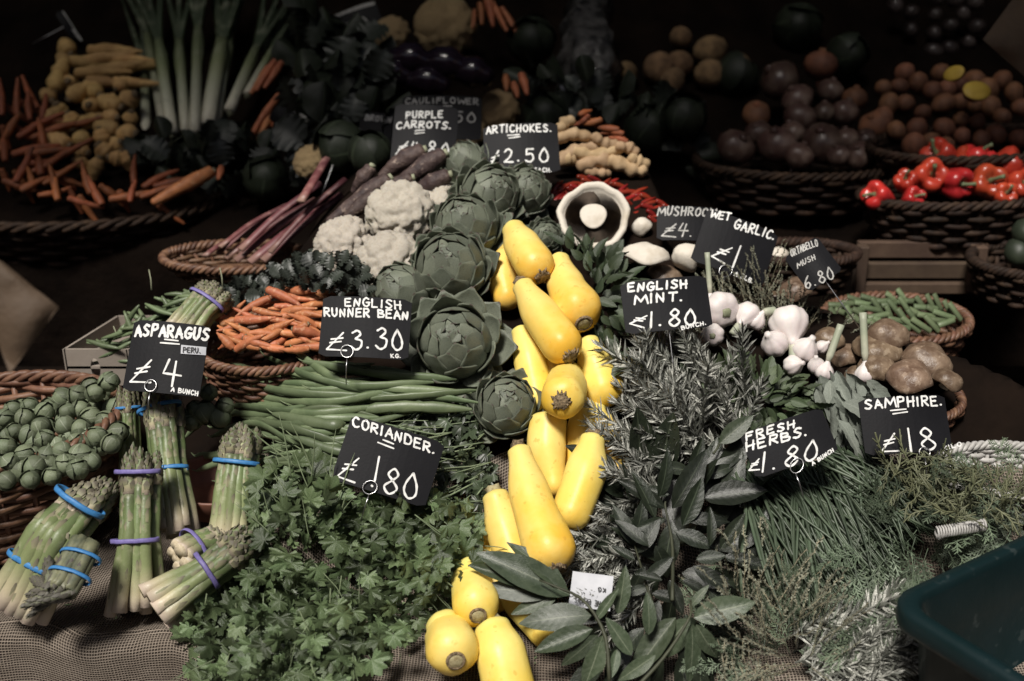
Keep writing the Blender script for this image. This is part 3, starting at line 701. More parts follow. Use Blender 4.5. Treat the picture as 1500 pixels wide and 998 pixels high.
def bundle(label, base, mid, tip, wpx, rpx, n, bands, seed, lift=(.03, .03, .03), dark=False, splay=(1.25, 1.0, 1.1), tipf=.24, rows=2, wire=None, stag=.06):
    "asparagus: base/mid/tip pixels, bundle width, spear radius, bands = (0..1, colour)"
    rg = random.Random(seed); A, B, C_ = P(*base, lift[0]), P(*mid, lift[1]), P(*tip, lift[2]); root = thing('asparagus_bundle', label, 'asparagus', A, 'banded bundles of asparagus')
    ax = (C_ - A).normalized(); N = Vc(0, .25, 1); N = (N - ax * N.dot(ax)).normalized(); X = ax.cross(N); sc = dep(B) / FP; W = wpx * sc / 2; r = rpx * sc; D = r * 1.75 * (rows - 1) / 2
    L = (B - A).length + (C_ - B).length; per = max(1, n // rows)
    for k in range(n):
        row = k // per; q = k % per; u = (q + .5 + (.5 if row % 2 else 0)) / per * 2 - 1; u = max(-1, min(1, u * .92)) + rg.uniform(-.06, .06); w = ((rows - 1) / 2 - row) * r * 1.75
        w -= abs(u) ** 2 * r * 1.0
        off = lambda s: X * (u * (W - r) * s) + N * (w * (s * .5 + .5) + rg.uniform(-.28, .28) * r)
        e = L * rg.uniform(-stag, stag * .6)
        p0 = A + off(splay[0]) - ax * e * rg.uniform(.2, 1.1); p1 = B + off(splay[1]); p2 = C_ + off(splay[2]) - ax * (L * tipf) + ax * L * rg.uniform(-.05, .03)
        spear(root, [p0, p0.lerp(p1, .5) + X * u * W * .02, p1, p1.lerp(p2, .5), p2], r * rg.uniform(.72, 1.12), rg, L * tipf * rg.uniform(.85, 1.08), dark, 6)
    for tv, m in bands:
        c = A.lerp(B, tv * 2) if tv < .5 else B.lerp(C_, tv * 2 - 1); s = lerp(splay[0], splay[1], tv * 2) if tv < .5 else lerp(splay[1], splay[2] * .97, tv * 2 - 1)
        mb = MB(); path = []; tilt = rg.uniform(-.12, .12)
        for k in range(28):
            a = k * 6.2832 / 28; path.append(c + X * math.cos(a) * (W * s + r * .12) + N * math.sin(a) * (D + r * 1.12) + ax * (math.cos(a) * tilt * W + rg.uniform(-.03, .03) * r))
        tube(mb, path, [r * .36] * 28, 6, sq=.3, up=ax, closed=True); part('rubber_band', mb, m, root)
# ------------------------------------------------------------------ baskets
def basket(label, c, rx, ry, h, mat_=None, stakes=26, rows=8, flare=.78, rimr=.006, twist=3, rot=0, grp='wicker baskets on the stall', tilt=(0, 0), floor=True, name='wicker_basket', cat='basket'):
    "c = centre of the rim; wall goes down h; rx, ry rim radii"
    mat_ = mat_ or m_wick; root = thing(name, label, cat, c, grp)
    T = Matrix.Translation(Vector(c)) @ Matrix.Rotation(rot, 4, 'Z') @ Matrix.Rotation(tilt[0], 4, 'X') @ Matrix.Rotation(tilt[1], 4, 'Y')
    def wall(a, q, o=0): f = lerp(1, flare, q); return T @ Vector((math.cos(a) * (rx * f + o), math.sin(a) * (ry * f + o), -h * q))
    dz = h / rows; rr = dz * .52; N = stakes * 4
    for k in range(rows):
        q = (k + .6) / rows; mb = MB(); ph = math.pi * (k % 2)
        path = [wall(6.2832 * i / N, q + .02 * math.sin(i * .37 + k), rr * .75 * math.cos(i * math.pi / 4 * 1.0 + ph)) for i in range(N)]
        tube(mb, path, [rr * (1 + .12 * math.sin(i * .8 + k * 2)) for i in range(N)], 5, closed=True, up=(0, 0, 1)); part('willow_strand', mb, mat_, root)
    mb = MB()
    for s in range(stakes):
        a = 6.2832 * s / stakes; tube(mb, [wall(a, 0), wall(a, .5), wall(a, 1)], [rr * .8] * 3, 5)
    part('stakes', mb, mat_, root)
    for s in range(twist):
        mb = MB(); M_ = 96; turns = 22; path = []
        for i in range(M_ * 2):
            a = 6.2832 * i / (M_ * 2); b = a * turns + s * 6.2832 / twist; nrm = (wall(a, 0, 1) - wall(a, 0)).normalized()
            path.append(wall(a, 0) + nrm * math.cos(b) * rimr * .9 + Vector((0, 0, 1)) * (math.sin(b) * rimr * .9 + rimr * .5))
        tube(mb, path, [rimr * .85] * len(path), 5, closed=True, up=(0, 0, 1)); part('rim_strand', mb, mat_, root)
    if floor:
        mb = MB(); n = 40; vs = [T @ Vector((0, 0, -h * .98))] + [wall(6.2832 * i / n, .98, -rr) for i in range(n)]
        vs2 = [v - Vector((0, 0, .006)) for v in vs]; mb.add(vs, [(0, 1 + i, 1 + (i + 1) % n) for i in range(n)]); mb.add(vs2, [(0, 1 + (i + 1) % n, 1 + i) for i in range(n)])
        part('base', mb, mat_, root)
    return root

# ------------------------------------------------------------------ hand lettering
GL = {
 'A': [[(0, 0), (.42, 1), (.9, 0)], [(.18, .36), (.82, .36)]], 'B': [[(0, 0), (0, 1)], ['c', (0, 1), (.65, .88), (.6, .6), (.05, .53)], ['c', (.05, .53), (.8, .42), (.75, .08), (0, 0)]],
 'C': [['c', (.8, .88), (.42, 1), (.05, .6), (.15, .12), (.5, 0), (.85, .14)]], 'D': [[(0, 0), (0, 1)], ['c', (0, 1), (.6, .92), (.85, .5), (.6, .06), (0, 0)]],
 'E': [[(.75, 1), (0, .97), (0, 0), (.78, .03)], [(0, .52), (.62, .54)]], 'F': [[(.78, 1), (0, .97), (0, 0)], [(0, .52), (.6, .55)]],
 'G': [['c', (.8, .88), (.42, 1), (.05, .6), (.12, .15), (.5, 0), (.82, .2), (.82, .45)], [(.5, .45), (.95, .47)]], 'H': [[(0, 1), (.03, 0)], [(.75, 1), (.72, 0)], [(0, .5), (.85, .55)]],
 'I': [[(.15, 1), (.15, 0)]], 'K': [[(0, 1), (0, 0)], [(.7, 1), (.05, .45), (.75, 0)]], 'L': [[(0, 1), (0, 0), (.7, .02)]],
 'M': [[(0, 0), (.12, 1), (.48, .25), (.85, 1), (1, 0)]], 'N': [[(0, 0), (.05, 1), (.7, 0), (.75, 1)]], 'O': [['c', (.42, 1), (.05, .7), (.08, .2), (.45, 0), (.82, .3), (.78, .8), (.42, 1)]],
 'P': [[(0, 0), (0, 1)], ['c', (0, 1), (.65, .95), (.7, .6), (.05, .48)]], 'R': [[(0, 0), (0, 1)], ['c', (0, 1), (.65, .95), (.65, .6), (.05, .5)], [(.2, .5), (.8, 0)]],
 'S': [['c', (.8, .9), (.4, 1), (.1, .75), (.45, .52), (.78, .28), (.45, 0), (.02, .1)]], 'T': [[(0, 1), (.85, 1)], [(.42, 1), (.42, 0)]],
 'U': [['c', (0, 1), (.03, .3), (.35, 0), (.7, .3), (.75, 1)]], 'W': [[(0, 1), (.22, 0), (.5, .7), (.78, 0), (1, 1)]], 'Y': [[(0, 1), (.4, .5)], [(.8, 1), (.3, 0)]],
 '0': [['c', (.5, 1.05), (.12, .6), (.05, .25), (.35, 0), (.75, .15), (.8, .55), (.5, 1.05)]], '1': [[(.22, 1), (.12, 0)]],
 '2': [['c', (.05, .8), (.35, 1), (.68, .8), (.5, .4), (.0, .05)], [(0, .05), (.8, .0)]], '3': [['c', (.05, .88), (.45, 1), (.7, .8), (.3, .55)], ['c', (.3, .55), (.78, .42), (.7, .08), (.3, -.05), (-.05, .12)]],
 '4': [[(.25, 1), (0, .42), (.9, .42)], [(.6, .95), (.5, -.05)]], '5': [[(.8, 1), (.2, .98), (.12, .55)], ['c', (.12, .55), (.6, .62), (.72, .25), (.4, -.02), (0, .08)]],
 '6': [['c', (.65, 1), (.15, .6), (.05, .2), (.4, 0), (.7, .22), (.45, .48), (.08, .3)]], '8': [['c', (.45, .55), (.12, .78), (.42, 1.03), (.72, .8), (.45, .55), (.02, .25), (.4, -.03), (.82, .22), (.45, .55)]],
 '.': [[(.1, .0), (.16, .02)]], '£': [[(.98, 1.0), (.1, .05)], [(.1, .05), (1.1, .0)], [(.35, .62), (.95, .7)], [(.28, .42), (.85, .5)]], "?": [['c', (.1, .8), (.4, 1), (.6, .7), (.3, .35)], [(.3, .05), (.32, .06)]]}
WD = {'I': .35, '.': .4, '1': .4, 'M': 1.2, 'W': 1.2, ' ': .6, '£': 1.15}
def sign(label, TL, TR, BL, d, texts, grp='black price signs with white hand lettering', back=.0, lines=(), clip=None, patch=None, bow=.012, chalk=None, seed=0, dy=0.0, stake=True):
    """corner pixels on the photograph, d = distance; texts = (string, x0, y0, x1, y1, height, pen) baseline from (x0,y0) to (x1,y1)"""
    rg = random.Random(hash(label) % 1000 if False else len(label) * 31 + seed); chalk = chalk or m_chalk
    H = math.hypot(BL[0] - TL[0], BL[1] - TL[1]); tl = P(*TL, d + .25 * H / FP * d + dy); tr = P(*TR, d + .25 * H / FP * d - dy); bl = P(*BL, d - .0)
    ex = tr - tl; W = ex.length; ex = ex / W; ey = tl - bl; ey = ey - ex * ey.dot(ex); Hh = ey.length; ey /= Hh; n = ex.cross(ey)
    root = thing('price_sign', label, 'price sign', bl, grp)
    a, b, c, e = TR[0] - TL[0], BL[0] - TL[0], TR[1] - TL[1], BL[1] - TL[1]; det = a * e - b * c
    def loc(x, y, z):
        x -= TL[0]; y -= TL[1]; u = (x * e - b * y) / det; v = (a * y - c * x) / det
        w = bow * math.sin(math.pi * min(1, max(0, u))) * .5
        return ex * (u * W) + ey * ((1 - v) * Hh) + n * (z + w)
    mb = MB(); N = 12; vs = []
    for s in (0, -.0016):
        for v in (0, 1):
            for i in range(N + 1):
                u = i / N; cx = min(u, 1 - u) * W; rd = .004
                y = v * Hh; 
                if cx < rd: y += (rd - cx) * (1 if v == 0 else -1)
                vs.append(ex * (u * W) + ey * y + n * (s + bow * math.sin(math.pi * u) * .5))
    m = N + 1; fs = []
    for i in range(N):
        fs += [(i, i + 1, m + i + 1, m + i), (2 * m + i, 3 * m + i, 3 * m + i + 1, 2 * m + i + 1), (i, 2 * m + i, 2 * m + i + 1, i + 1), (m + i, m + i + 1, 3 * m + i + 1, 3 * m + i)]
    fs += [(0, m, 3 * m, 2 * m), (N, 2 * m + N, 3 * m + N, m + N)]
    mb.add(vs, fs); ob('board', mb.mesh('board', m_slate, None, False), root)
    mb = MB(); zc = [.0006]; px2m = W / math.hypot(a, c)
    def ribbon(pts, hw, smooth, z):
        if smooth:
            n_ = max(8, len(pts) * 5); P3 = crv([Vector((x, y, 0)) for x, y in pts], n_); pts = [(p.x, p.y) for p in P3]
        else:
            o = []
            for p, q in zip(pts, pts[1:]):
                for k in range(4): o.append((lerp(p[0], q[0], k / 4), lerp(p[1], q[1], k / 4)))
            pts = o + [pts[-1]]
        # one strip per straight run so that sharp corners stay clean, round caps
        L = []; 
        for i, (x, y) in enumerate(pts):
            p0 = pts[max(0, i - 1)]; p1 = pts[min(len(pts) - 1, i + 1)]; dx, dy_ = p1[0] - p0[0], p1[1] - p0[1]; l = math.hypot(dx, dy_) or 1
            w = hw * (1 + .16 * math.sin(i * 1.3 + pts[0][0])); L.append((x, y, -dy_ / l * w, dx / l * w))
        vs = []
        for x, y, ox, oy in L: vs += [loc(x + ox, y + oy, z), loc(x - ox, y - oy, z)]
        mb.add(vs, [(2 * i, 2 * i + 1, 2 * i + 3, 2 * i + 2) for i in range(len(L) - 1)])
        for (x, y) in (pts[0], pts[-1]):
            z2 = z + .00001; mb.add([loc(x + hw * math.cos(q * .785), y + hw * math.sin(q * .785), z2) for q in range(8)], [tuple(range(8))])
    inkmb = MB()
    for tx in texts:
        st, x0, y0, x1, y1, h, pen = tx[:7]; tgt = mb
        L = math.hypot(x1 - x0, y1 - y0); dx, dy_ = (x1 - x0) / L, (y1 - y0) / L; ux, uy = dy_, -dx
        if len(tx) > 7 and isinstance(tx[7], (tuple, list)): ux, uy = tx[7]
        tot = sum(WD.get(ch, .85) for ch in st) + .22 * (len(st) - 1); cw = L / tot; s0 = 0
        for ch in st:
            gw = WD.get(ch, .85)
            if ch != ' ':
                jy = rg.uniform(-.05, .05) * h; jr = rg.uniform(-.06, .06); jh = rg.uniform(.82, .94)
                for stroke in GL.get(ch, GL['I']):
                    smo = stroke[0] == 'c'; pts = stroke[1:] if smo else stroke; out = []
                    if ch == '.': out = [(x0 + dx * s0 * cw, y0 + dy_ * s0 * cw - h * .06), (x0 + dx * (s0 * cw + .3 * pen), y0 + dy_ * s0 * cw - h * .06)]
                    else:
                        for gx, gy in pts:
                            X = s0 * cw + gx * gw * cw * (1 if ch not in 'I1' else 1) + gy * h * jr; Y = gy * h * jh + jy + gx * jr * h * .4
                            out.append((x0 + dx * X + ux * Y, y0 + dy_ * X + uy * Y))
                    zc[0] += .00002; ribbon(out, pen * .5, smo, zc[0])
            s0 += gw + .22
    for ln in lines: zc[0] += .00002; ribbon(list(ln[:-1]), ln[-1] * .5, len(ln) > 4, zc[0])
    if mb.v: ob('lettering', mb.mesh('lettering', chalk, None, False), root)
    if patch:
        (ax_, ay_, bx_, by_), ptxt = patch; pm = MB(); q = [(ax_, ay_), (bx_, ay_ + 2), (bx_, by_ + 1), (ax_, by_)]
        pm.add([loc(x, y, .0018) for x, y in q], [(3, 2, 1, 0)]); lb = ob('origin_label', pm.mesh('origin_label', m_paper), root)
        mb = MB(); hh = (by_ - ay_) * .55; cw = (bx_ - ax_) * .8 / (len(ptxt) * 1.05)
        for i, ch in enumerate(ptxt):
            for stroke in GL[ch]:
                smo = stroke[0] == 'c'; pts = stroke[1:] if smo else stroke
                out = [(ax_ + (bx_ - ax_) * .1 + i * cw * 1.05 + (gx if ch != '.' else gx) * cw * .9, by_ - (by_ - ay_) * .22 + .8 - gy * hh) for gx, gy in pts]
                if ch == '.': out[1] = (out[0][0] + .7, out[0][1])
                zc[0] += .00002; ribbon(out, .62, smo, zc[0] + .0016)
        ob('lettering', mb.mesh('lettering', m_ink, None, False), lb)
    mb = MB()
    cx, cy, cr = clip if clip else ((BL[0] + TR[0]) / 2 , max(BL[1], TR[1]) , 8)
    if clip:
        ring = [loc(cx + cr * math.cos(k * .2618), cy + cr * math.sin(k * .2618), .0035) for k in range(24)]; tube(mb, ring, [.00065] * 24, 5, closed=True)
        q = loc(cx, cy + cr, .0035)
        tube(mb, [q, q - ey * .012, q - ey * .025 - n * .004, q - ey * .034 - n * .012], [.0009] * 4, 5); ob('wire_clip', mb.mesh('wire_clip', m_wire), root)
    elif stake:
        q = ex * (W * .5) - n * .003; tube(mb, [q + ey * Hh * .3, q, q - ey * .04 - n * .004, q - ey * .08 - n * .008], [.0008] * 4, 5); ob('wire_stake', mb.mesh('wire_stake', m_wire), root)
    return root
# ------------------------------------------------------------------ courgettes
def courgette(label, pts, rs, lift=.03, scar=None, cap=None, d=None, rnd=(.5, .85), seed=0, ds=None):
    """pts pixels from stem to blossom end, rs radii in pixels; scar = 'dark' ragged end, 'cut' round corky disc; cap = 'dark' stem end"""
    n = len(pts); ds = ds or [0] * n
    W = [(S(x, y, lift) if d is None else P(x, y, d)) for x, y in pts]
    dd = [dep(w) for w in W]
    W = [P(x, y, sum(dd) / n * .35 + dd[i] * .65 - ds[i]) for i, (x, y) in enumerate(pts)]
    sc = dep(W[0]) / FP; root = thing('yellow_courgette', label, 'courgette', W[0], 'yellow courgettes tumbling down the middle of the stall')
    mb = MB(); m = 26; path = crv(W, m); rr = rad([r * 1.09 * sc for r in rs], m)
    tube(mb, path, rr, 20, up=Vc(0, 0, 1), rnd=rnd, t=(0, 1), lob=5, lobd=.028, ns=.05, nsf=14); part('skin', mb, m_yel, root)
    d0 = (path[0] - path[1]).normalized(); d1 = (path[-1] - path[-2]).normalized()
    if cap:
        r = rr[0] * .62; mb = MB(); a = path[0] + d0 * rr[0] * rnd[0] * .7
        tube(mb, [a - d0 * .004, a + d0 * .003, a + d0 * .008], [r * 1.2, r * .9, r * .95], 10, lob=5, lobd=.18, ns=.3, nsf=200); part('stem', mb, m_scar if cap == 'dark' else m_cut, root)
    if scar:
        r = rr[-1] * (.36 if scar == 'dark' else .30); a = path[-1] + d1 * rr[-1] * rnd[1] * .93; rg = random.Random(seed)
        mb = MB(); tube(mb, [a - d1 * .004, a + d1 * .0015, a + d1 * .003], [r * 1.15, r, r * .75], 12, lob=7, lobd=.1); e = part('blossom_end', mb, m_cut if scar == 'cut' else m_scar, root)
        mb = MB()
        if scar == 'cut': tube(mb, [a + d1 * .001 + (d1.orthogonal() * math.cos(k * .4488) + d1.cross(d1.orthogonal()) * math.sin(k * .4488)).normalized() * r * 1.05 for k in range(14)], [r * .22] * 14, 5, closed=True)
        else:
            o = d1.orthogonal().normalized(); b = d1.cross(o)
            for k in range(16):
                q = o * math.cos(k * .39) + b * math.sin(k * .39); s = r * rg.uniform(.75, 1.25)
                tube(mb, [a + q * r * .5, a + q * s + d1 * rg.uniform(-.001, .003), a + q * s * 1.25 - d1 * .002], [r * .2, r * .22, r * .06], 4)
        part('rim', mb, m_scar, e, org=root.location) if False else part('flower_remnant', mb, m_scar, root)
C = courgette
C('topmost yellow courgette, dark ragged end pointing down at the right', [(752, 336), (766, 362), (784, 390)], [15, 24, 26], .095, 'dark', seed=1, ds=[0, .01, .02])
C('yellow courgette hanging behind the topmost one, against the artichokes', [(752, 366), (736, 400), (742, 436)], [16, 22, 20], .045, seed=2)
C('short fat yellow courgette beside the mint with a round corky end', [(819, 381), (829, 420), (846, 455)], [14, 25, 32], .075, 'cut', seed=3, ds=[0, .01, .03])
C('long yellow courgette slanting across the middle with a ragged black end', [(766, 420), (793, 463), (824, 506)], [15, 25, 27], .09, 'dark', 'dark', seed=4, ds=[0, .01, .03])
C('yellow courgette below the long slanting one, left of the end-on courgette', [(763, 485), (776, 530), (788, 585)], [13, 21, 25], .05, seed=5)
C('yellow courgette seen end on, brown star scar facing out', [(832, 553), (829, 565), (824, 582)], [22, 27, 28], .11, 'dark', seed=6, rnd=(.7, .7), ds=[-.05, -.01, .035])
C('yellow courgette at the right touching the rosemary, above the pale bundle', [(862, 500), (872, 535), (884, 572)], [14, 24, 28], .05, seed=7)
C('upright yellow courgette under the end-on one, tapered tip down', [(803, 618), (801, 655), (812, 712)], [25, 26, 17], .06, seed=8)
C('yellow courgette between two others, only its middle showing', [(856, 592), (851, 640), (846, 695)], [15, 21, 17], .045, seed=9)
C('slim yellow courgette at the far right edge under rosemary sprigs', [(884, 614), (897, 645), (908, 690)], [12, 15, 12], .045, seed=10)
C('yellow courgette leaning to the right with a black stem end at top', [(868, 645), (858, 690), (836, 752)], [17, 28, 26], .085, None, 'dark', seed=11, ds=[0, .005, .01])
C('biggest yellow courgette with smooth blunt end above the white label', [(761, 662), (778, 730), (806, 808)], [16, 28, 34], .11, 'dark', 'dark', seed=12, rnd=(.5, .8), ds=[0, .01, .02])
C('yellow courgette left of the biggest one, bay leaves over its end', [(726, 728), (741, 775), (760, 835)], [18, 26, 27], .07, None, 'cut', seed=13)
C('small yellow courgette tip poking out beside the coriander', [(698, 780), (700, 800), (704, 830)], [13, 15, 17], .04, seed=14)
C('yellow courgette above the bottom pair with a round cut end', [(690, 832), (691, 856), (697, 886)], [21, 28, 31], .075, 'cut', seed=15, rnd=(.6, .8), ds=[0, 0, .02])
C('bottom left yellow courgette with a round grey cut end', [(648, 912), (656, 928), (663, 952)], [23, 31, 35], .06, 'cut', seed=16, rnd=(.6, .8), ds=[0, 0, .02])
C('bottom right yellow courgette running out of the picture', [(722, 922), (735, 962), (748, 1015)], [25, 34, 35], .055, None, 'cut', seed=17)
C('yellow courgette almost hidden under the bay branch', [(752, 850), (765, 880), (800, 925)], [22, 26, 24], .035, seed=18)

C('yellow courgette low in the gap right of the long slanting one', [(800, 520), (812, 560), (800, 610)], [14, 20, 18], .025, seed=19)
C('yellow courgette tucked behind the leaning one and the rosemary', [(870, 600), (880, 650), (872, 715)], [16, 20, 17], .025, seed=20)
C('yellow courgette under the biggest one, only a yellow strip in view', [(735, 800), (728, 840), (722, 880)], [18, 22, 20], .025, seed=21)

# ------------------------------------------------------------------ artichokes, cauliflowers, roots on the pile
A = artichoke
A('large closed artichoke with a thick stem slanting down to its right', 661, 396, 55, (-.15, .45, 1), .075, (733, 500, .03), 0, 1)
A('open artichoke facing outwards above the coriander, widest of all', 668, 505, 58, (-.05, .25, 1), .07, None, .75, 2)
A('artichoke lowest on the pile, left of the yellow courgettes', 742, 598, 46, (.15, .55, 1), .055, None, .3, 3)
A('artichoke behind the large closed one, half covered by it', 684, 338, 50, (-.2, .6, 1), .06, None, .1, 4)
A('artichoke tilted towards the courgettes with its crown showing', 714, 291, 46, (.45, .4, 1), .065, None, .15, 5)
A('leafy artichoke at the back left, under the artichoke sign', 684, 248, 36, (-.3, .8, .6), .05, None, .45, 6)
A('artichoke at the back right, just below the artichoke sign', 766, 285, 38, (.4, .5, .9), .045, None, .1, 7)
A('artichoke half hidden behind the runner bean sign', 592, 436, 48, (-.4, .6, .8), .05, None, .5, 8)
A('little artichoke peeping out behind the topmost courgette', 797, 348, 24, (.2, .3, 1), .04, None, .2, 9)
K = cauliflower
K('largest white cauliflower, highest of the group of four', 586, 313, 50, (-.1, .5, 1), .07, seed=0)
K('white cauliflower at the left, beside the rhubarb stalks', 501, 358, 43, (-.45, .5, 1), .05, seed=1)
K('white cauliflower in front, touching the large closed artichoke', 573, 384, 47, (.1, .5, 1), .065, seed=2)
K('white cauliflower behind, squeezed against the artichokes', 652, 302, 34, (.3, .5, .9), .04, seed=3)
gk = 'yellowish cauliflowers in the dark at the back'
K('big yellowed cauliflower at the very top of the picture', 652, 40, 44, (0, .2, 1), .09, cauly_me, 6, 4, grp=gk)
K('small yellowed cauliflower left of the big one at the top', 573, 50, 27, (-.3, .4, .8), .06, cauly_me, 6, 5, grp=gk)
K('cauliflower between the two back price signs and the carrots', 731, 163, 30, (.2, .3, 1), .05, cauly_me, 4, 6, grp=gk)
K('cauliflower at the left beside the small tilted sign', 456, 237, 26, (-.3, .5, 1), .05, cauly_me, 4, 7, grp=gk)
K('cauliflower sliver under the cauliflower price sign', 688, 195, 24, (-.2, .6, .8), .04, cauly_me, 4, 8, grp=gk)

def root_veg(name, label, cat, grp, a, b, r0, r1, m, lift=(.03, .03), bend=0, seed=0, top=None, seg=10, ns=.12, d=None, prof=None, extra=None):
    "tapering root from pixel a (thick end) to b; radii in pixels"
    rg = random.Random(seed); pa = P(*a, d) if d else S(*a, lift[0]); pb = P(*b, d + lift[1]) if d else S(*b, lift[1]); sc = dep(pa) / FP
    if (pb - pa).length > abs(Vector((a[0] - b[0], a[1] - b[1])).length * sc) * 2.2 + .03: pb = P(*b, dep(pa) + .01)
    mid = pa.lerp(pb, .5) + Vc(rg.uniform(-1, 1), rg.uniform(-1, 1), 0) * bend * (pb - pa).length
    mb = MB(); n = 15 if r0 > 4 else 9; rr = [q * (1 + rg.uniform(-.05, .05)) for q in rad([r0 * sc * .8, r0 * sc, lerp(r0, r1, .45) * sc, r1 * sc], n)] if prof is None else rad([q * sc for q in prof], n)
    tube(mb, crv([pa, mid, pb], n), rr, seg, rnd=(.6, .8), ns=ns, nsf=90); root = thing(name, label, cat, pa, grp); part('root', mb, m, root)
    if top:
        dr = (pa - mid).normalized(); mb = MB(); q = pa + dr * r0 * sc * .35
        tube(mb, [q, q + dr * r0 * sc * .35], [r0 * sc * .42, r0 * sc * .34], 7, lob=5, lobd=.15); part('crown', mb, top, root)
    return root
for i, (a, b, r, lb) in enumerate([((646, 228), (582, 270), 16, 'purple carrot running under the purple carrots sign'), ((616, 222), (560, 258), 15, 'purple carrot pointing up at the left corner of the sign'), ((566, 264), (484, 325), 15, 'longest purple carrot lying across the rhubarb'),
     ((654, 258), (604, 285), 14, 'stubby purple carrot right above the largest cauliflower'), ((542, 248), (520, 280), 13, 'purple carrot standing up behind the rhubarb leaves'), ((548, 285), (498, 330), 12, 'purple carrot tip just above the left cauliflower'), ((600, 262), (540, 292), 12, 'dark purple carrot underneath the longer ones')]):
    root_veg('purple_carrot', lb, 'carrot', 'purple carrots', a, b, r, r * .5, m_pcar, (.085, .05), .04, i, m_stalk, 12)
# rhubarb
rg = random.Random(3)
for i, (a, b, r) in enumerate([((318, 372), (440, 292), 5), ((330, 378), (462, 292), 6), ((345, 382), (478, 287), 7), ((365, 384), (492, 293), 8), ((385, 382), (500, 285), 7), ((322, 362), (420, 300), 5), ((352, 366), (470, 268), 6), ((440, 296), (478, 232), 7), ((395, 370), (506, 262), 5), ((300, 375), (350, 352), 6)]):
    pa = P(*a, 1.93 - i * .004); pb = P(*b, 2.0 - i * .004); sc = 1.95 / FP; mb = MB()
    tube(mb, crv([pa, pa.lerp(pb, .5) + Vc(rg.uniform(-1, 1), 1, 0) * .006, pb], 9), [r * sc] * 9, 8, sq=.55, up=Vc(1, .3, 0), t=(0, 1), lob=4, lobd=.08)
    solo('rhubarb_stalk', mb, m_rhub, 'pinkish red rhubarb stalk lying in the shallow wicker basket behind the kale', 'rhubarb', pa, 'rhubarb stalks')
# cloves of garlic behind the rhubarb
for i, (x, y, r) in enumerate([(348, 308, 15), (368, 305, 14), (330, 317, 9), (393, 303, 10), (384, 312, 8)]):
    p = P(x, y, 2.16); mb = MB(); rr = r * 2.16 / FP
    lathe(mb, [(.1 * rr, -rr * .8, 0), (rr * .8, -rr * .6, 0), (rr, -.1 * rr, 0), (rr * .75, rr * .5, 0), (rr * .25, rr, 0), (rr * .12, rr * 1.4, 0)], 14, fr((0, 0, 0), Vc(rg.uniform(-1, 1), .6, .4)), fn=lambda a, r_, z: (r_ * (1 + .07 * math.cos(6 * a)), z))
    solo('garlic_bulb', mb, m_garl, ['round garlic bulb in the dark behind the rhubarb', 'garlic bulb beside the round one behind the rhubarb', 'leftmost garlic bulb behind the rhubarb, small and pointed', 'rightmost garlic bulb behind the rhubarb', 'small garlic bulb in front of the others behind the rhubarb'][i], 'garlic', p, 'garlic bulbs behind the rhubarb')

# ------------------------------------------------------------------ asparagus
BL, PU = m_blue, m_purp
bundle('upright asparagus bundle with a blue band under the pound sign of the asparagus sign', (190, 720), (189, 645), (186, 566), 34, 6, 8, [(.80, BL)], 21, (1.54, 1.545, 1.55))
bundle('long upright asparagus bundle with two blue bands between the sign and the beans', (256, 782), (243, 680), (230, 572), 60, 9, 10, [(.88, BL), (.46, BL)], 22, (1.47, 1.50, 1.53))
bundle('front upright asparagus bundle with two purple bands, standing on the burlap', (190, 900), (198, 785), (203, 655), 64, 10, 9, [(.86, PU), (.47, PU)], 23, (1.40, 1.40, 1.42), splay=(1.85, 1.0, 1.05), tipf=.23)
bundle('asparagus bundle with a blue band standing among the runner beans', (334, 800), (342, 715), (352, 622), 68, 9.5, 10, [(.70, BL), (.06, BL)], 24, (1.45, 1.46, 1.48), splay=(1.1, 1.0, .95))
bundle('fat diagonal asparagus bundle with two blue bands in front of the sprout basket', (22, 895), (80, 785), (150, 690), 90, 13, 10, [(.30, BL), (.76, BL)], 25, (1.37, 1.36, 1.39), splay=(1.25, 1.0, .85), rows=2, tipf=.26)
bundle('dark asparagus bundle with its purple tips hanging over the table edge', (128, 798), (92, 862), (58, 915), 66, 9, 12, [(.36, BL), (.14, BL)], 26, (1.345, 1.30, 1.27), True, splay=(.9, 1.0, 1.0), tipf=.42, stag=.12)
bundle('asparagus bundle lying with its pale cut ends towards the viewer, purple band', (222, 888), (300, 838), (372, 785), 70, 11, 8, [(.52, PU)], 27, (1.36, 1.39, 1.41), splay=(1.5, .85, .9))
bundle('asparagus bundle lying behind, seen on its round cut ends', (262, 815), (290, 800), (330, 785), 60, 10, 8, [(.4, PU)], 28, (1.40, 1.43, 1.46), splay=(1.1, 1, 1), rows=2)
bundle('asparagus bundle with a purple band leaning behind the asparagus sign', (262, 490), (292, 452), (322, 418), 56, 8, 10, [(.68, PU)], 29, (1.60, 1.62, 1.64), splay=(1.1, 1.0, 1.15))
mb = MB(); q = S(74, 853, .06); box(mb, q, R_ * .022 + U_ * .002, Vc(-.1, 1, .3) * .005, Vc(0, -.3, 1) * .0006)
solo('paper_tag', mb, m_paper, 'blank white paper tag on the dark asparagus bundle', 'tag', q)

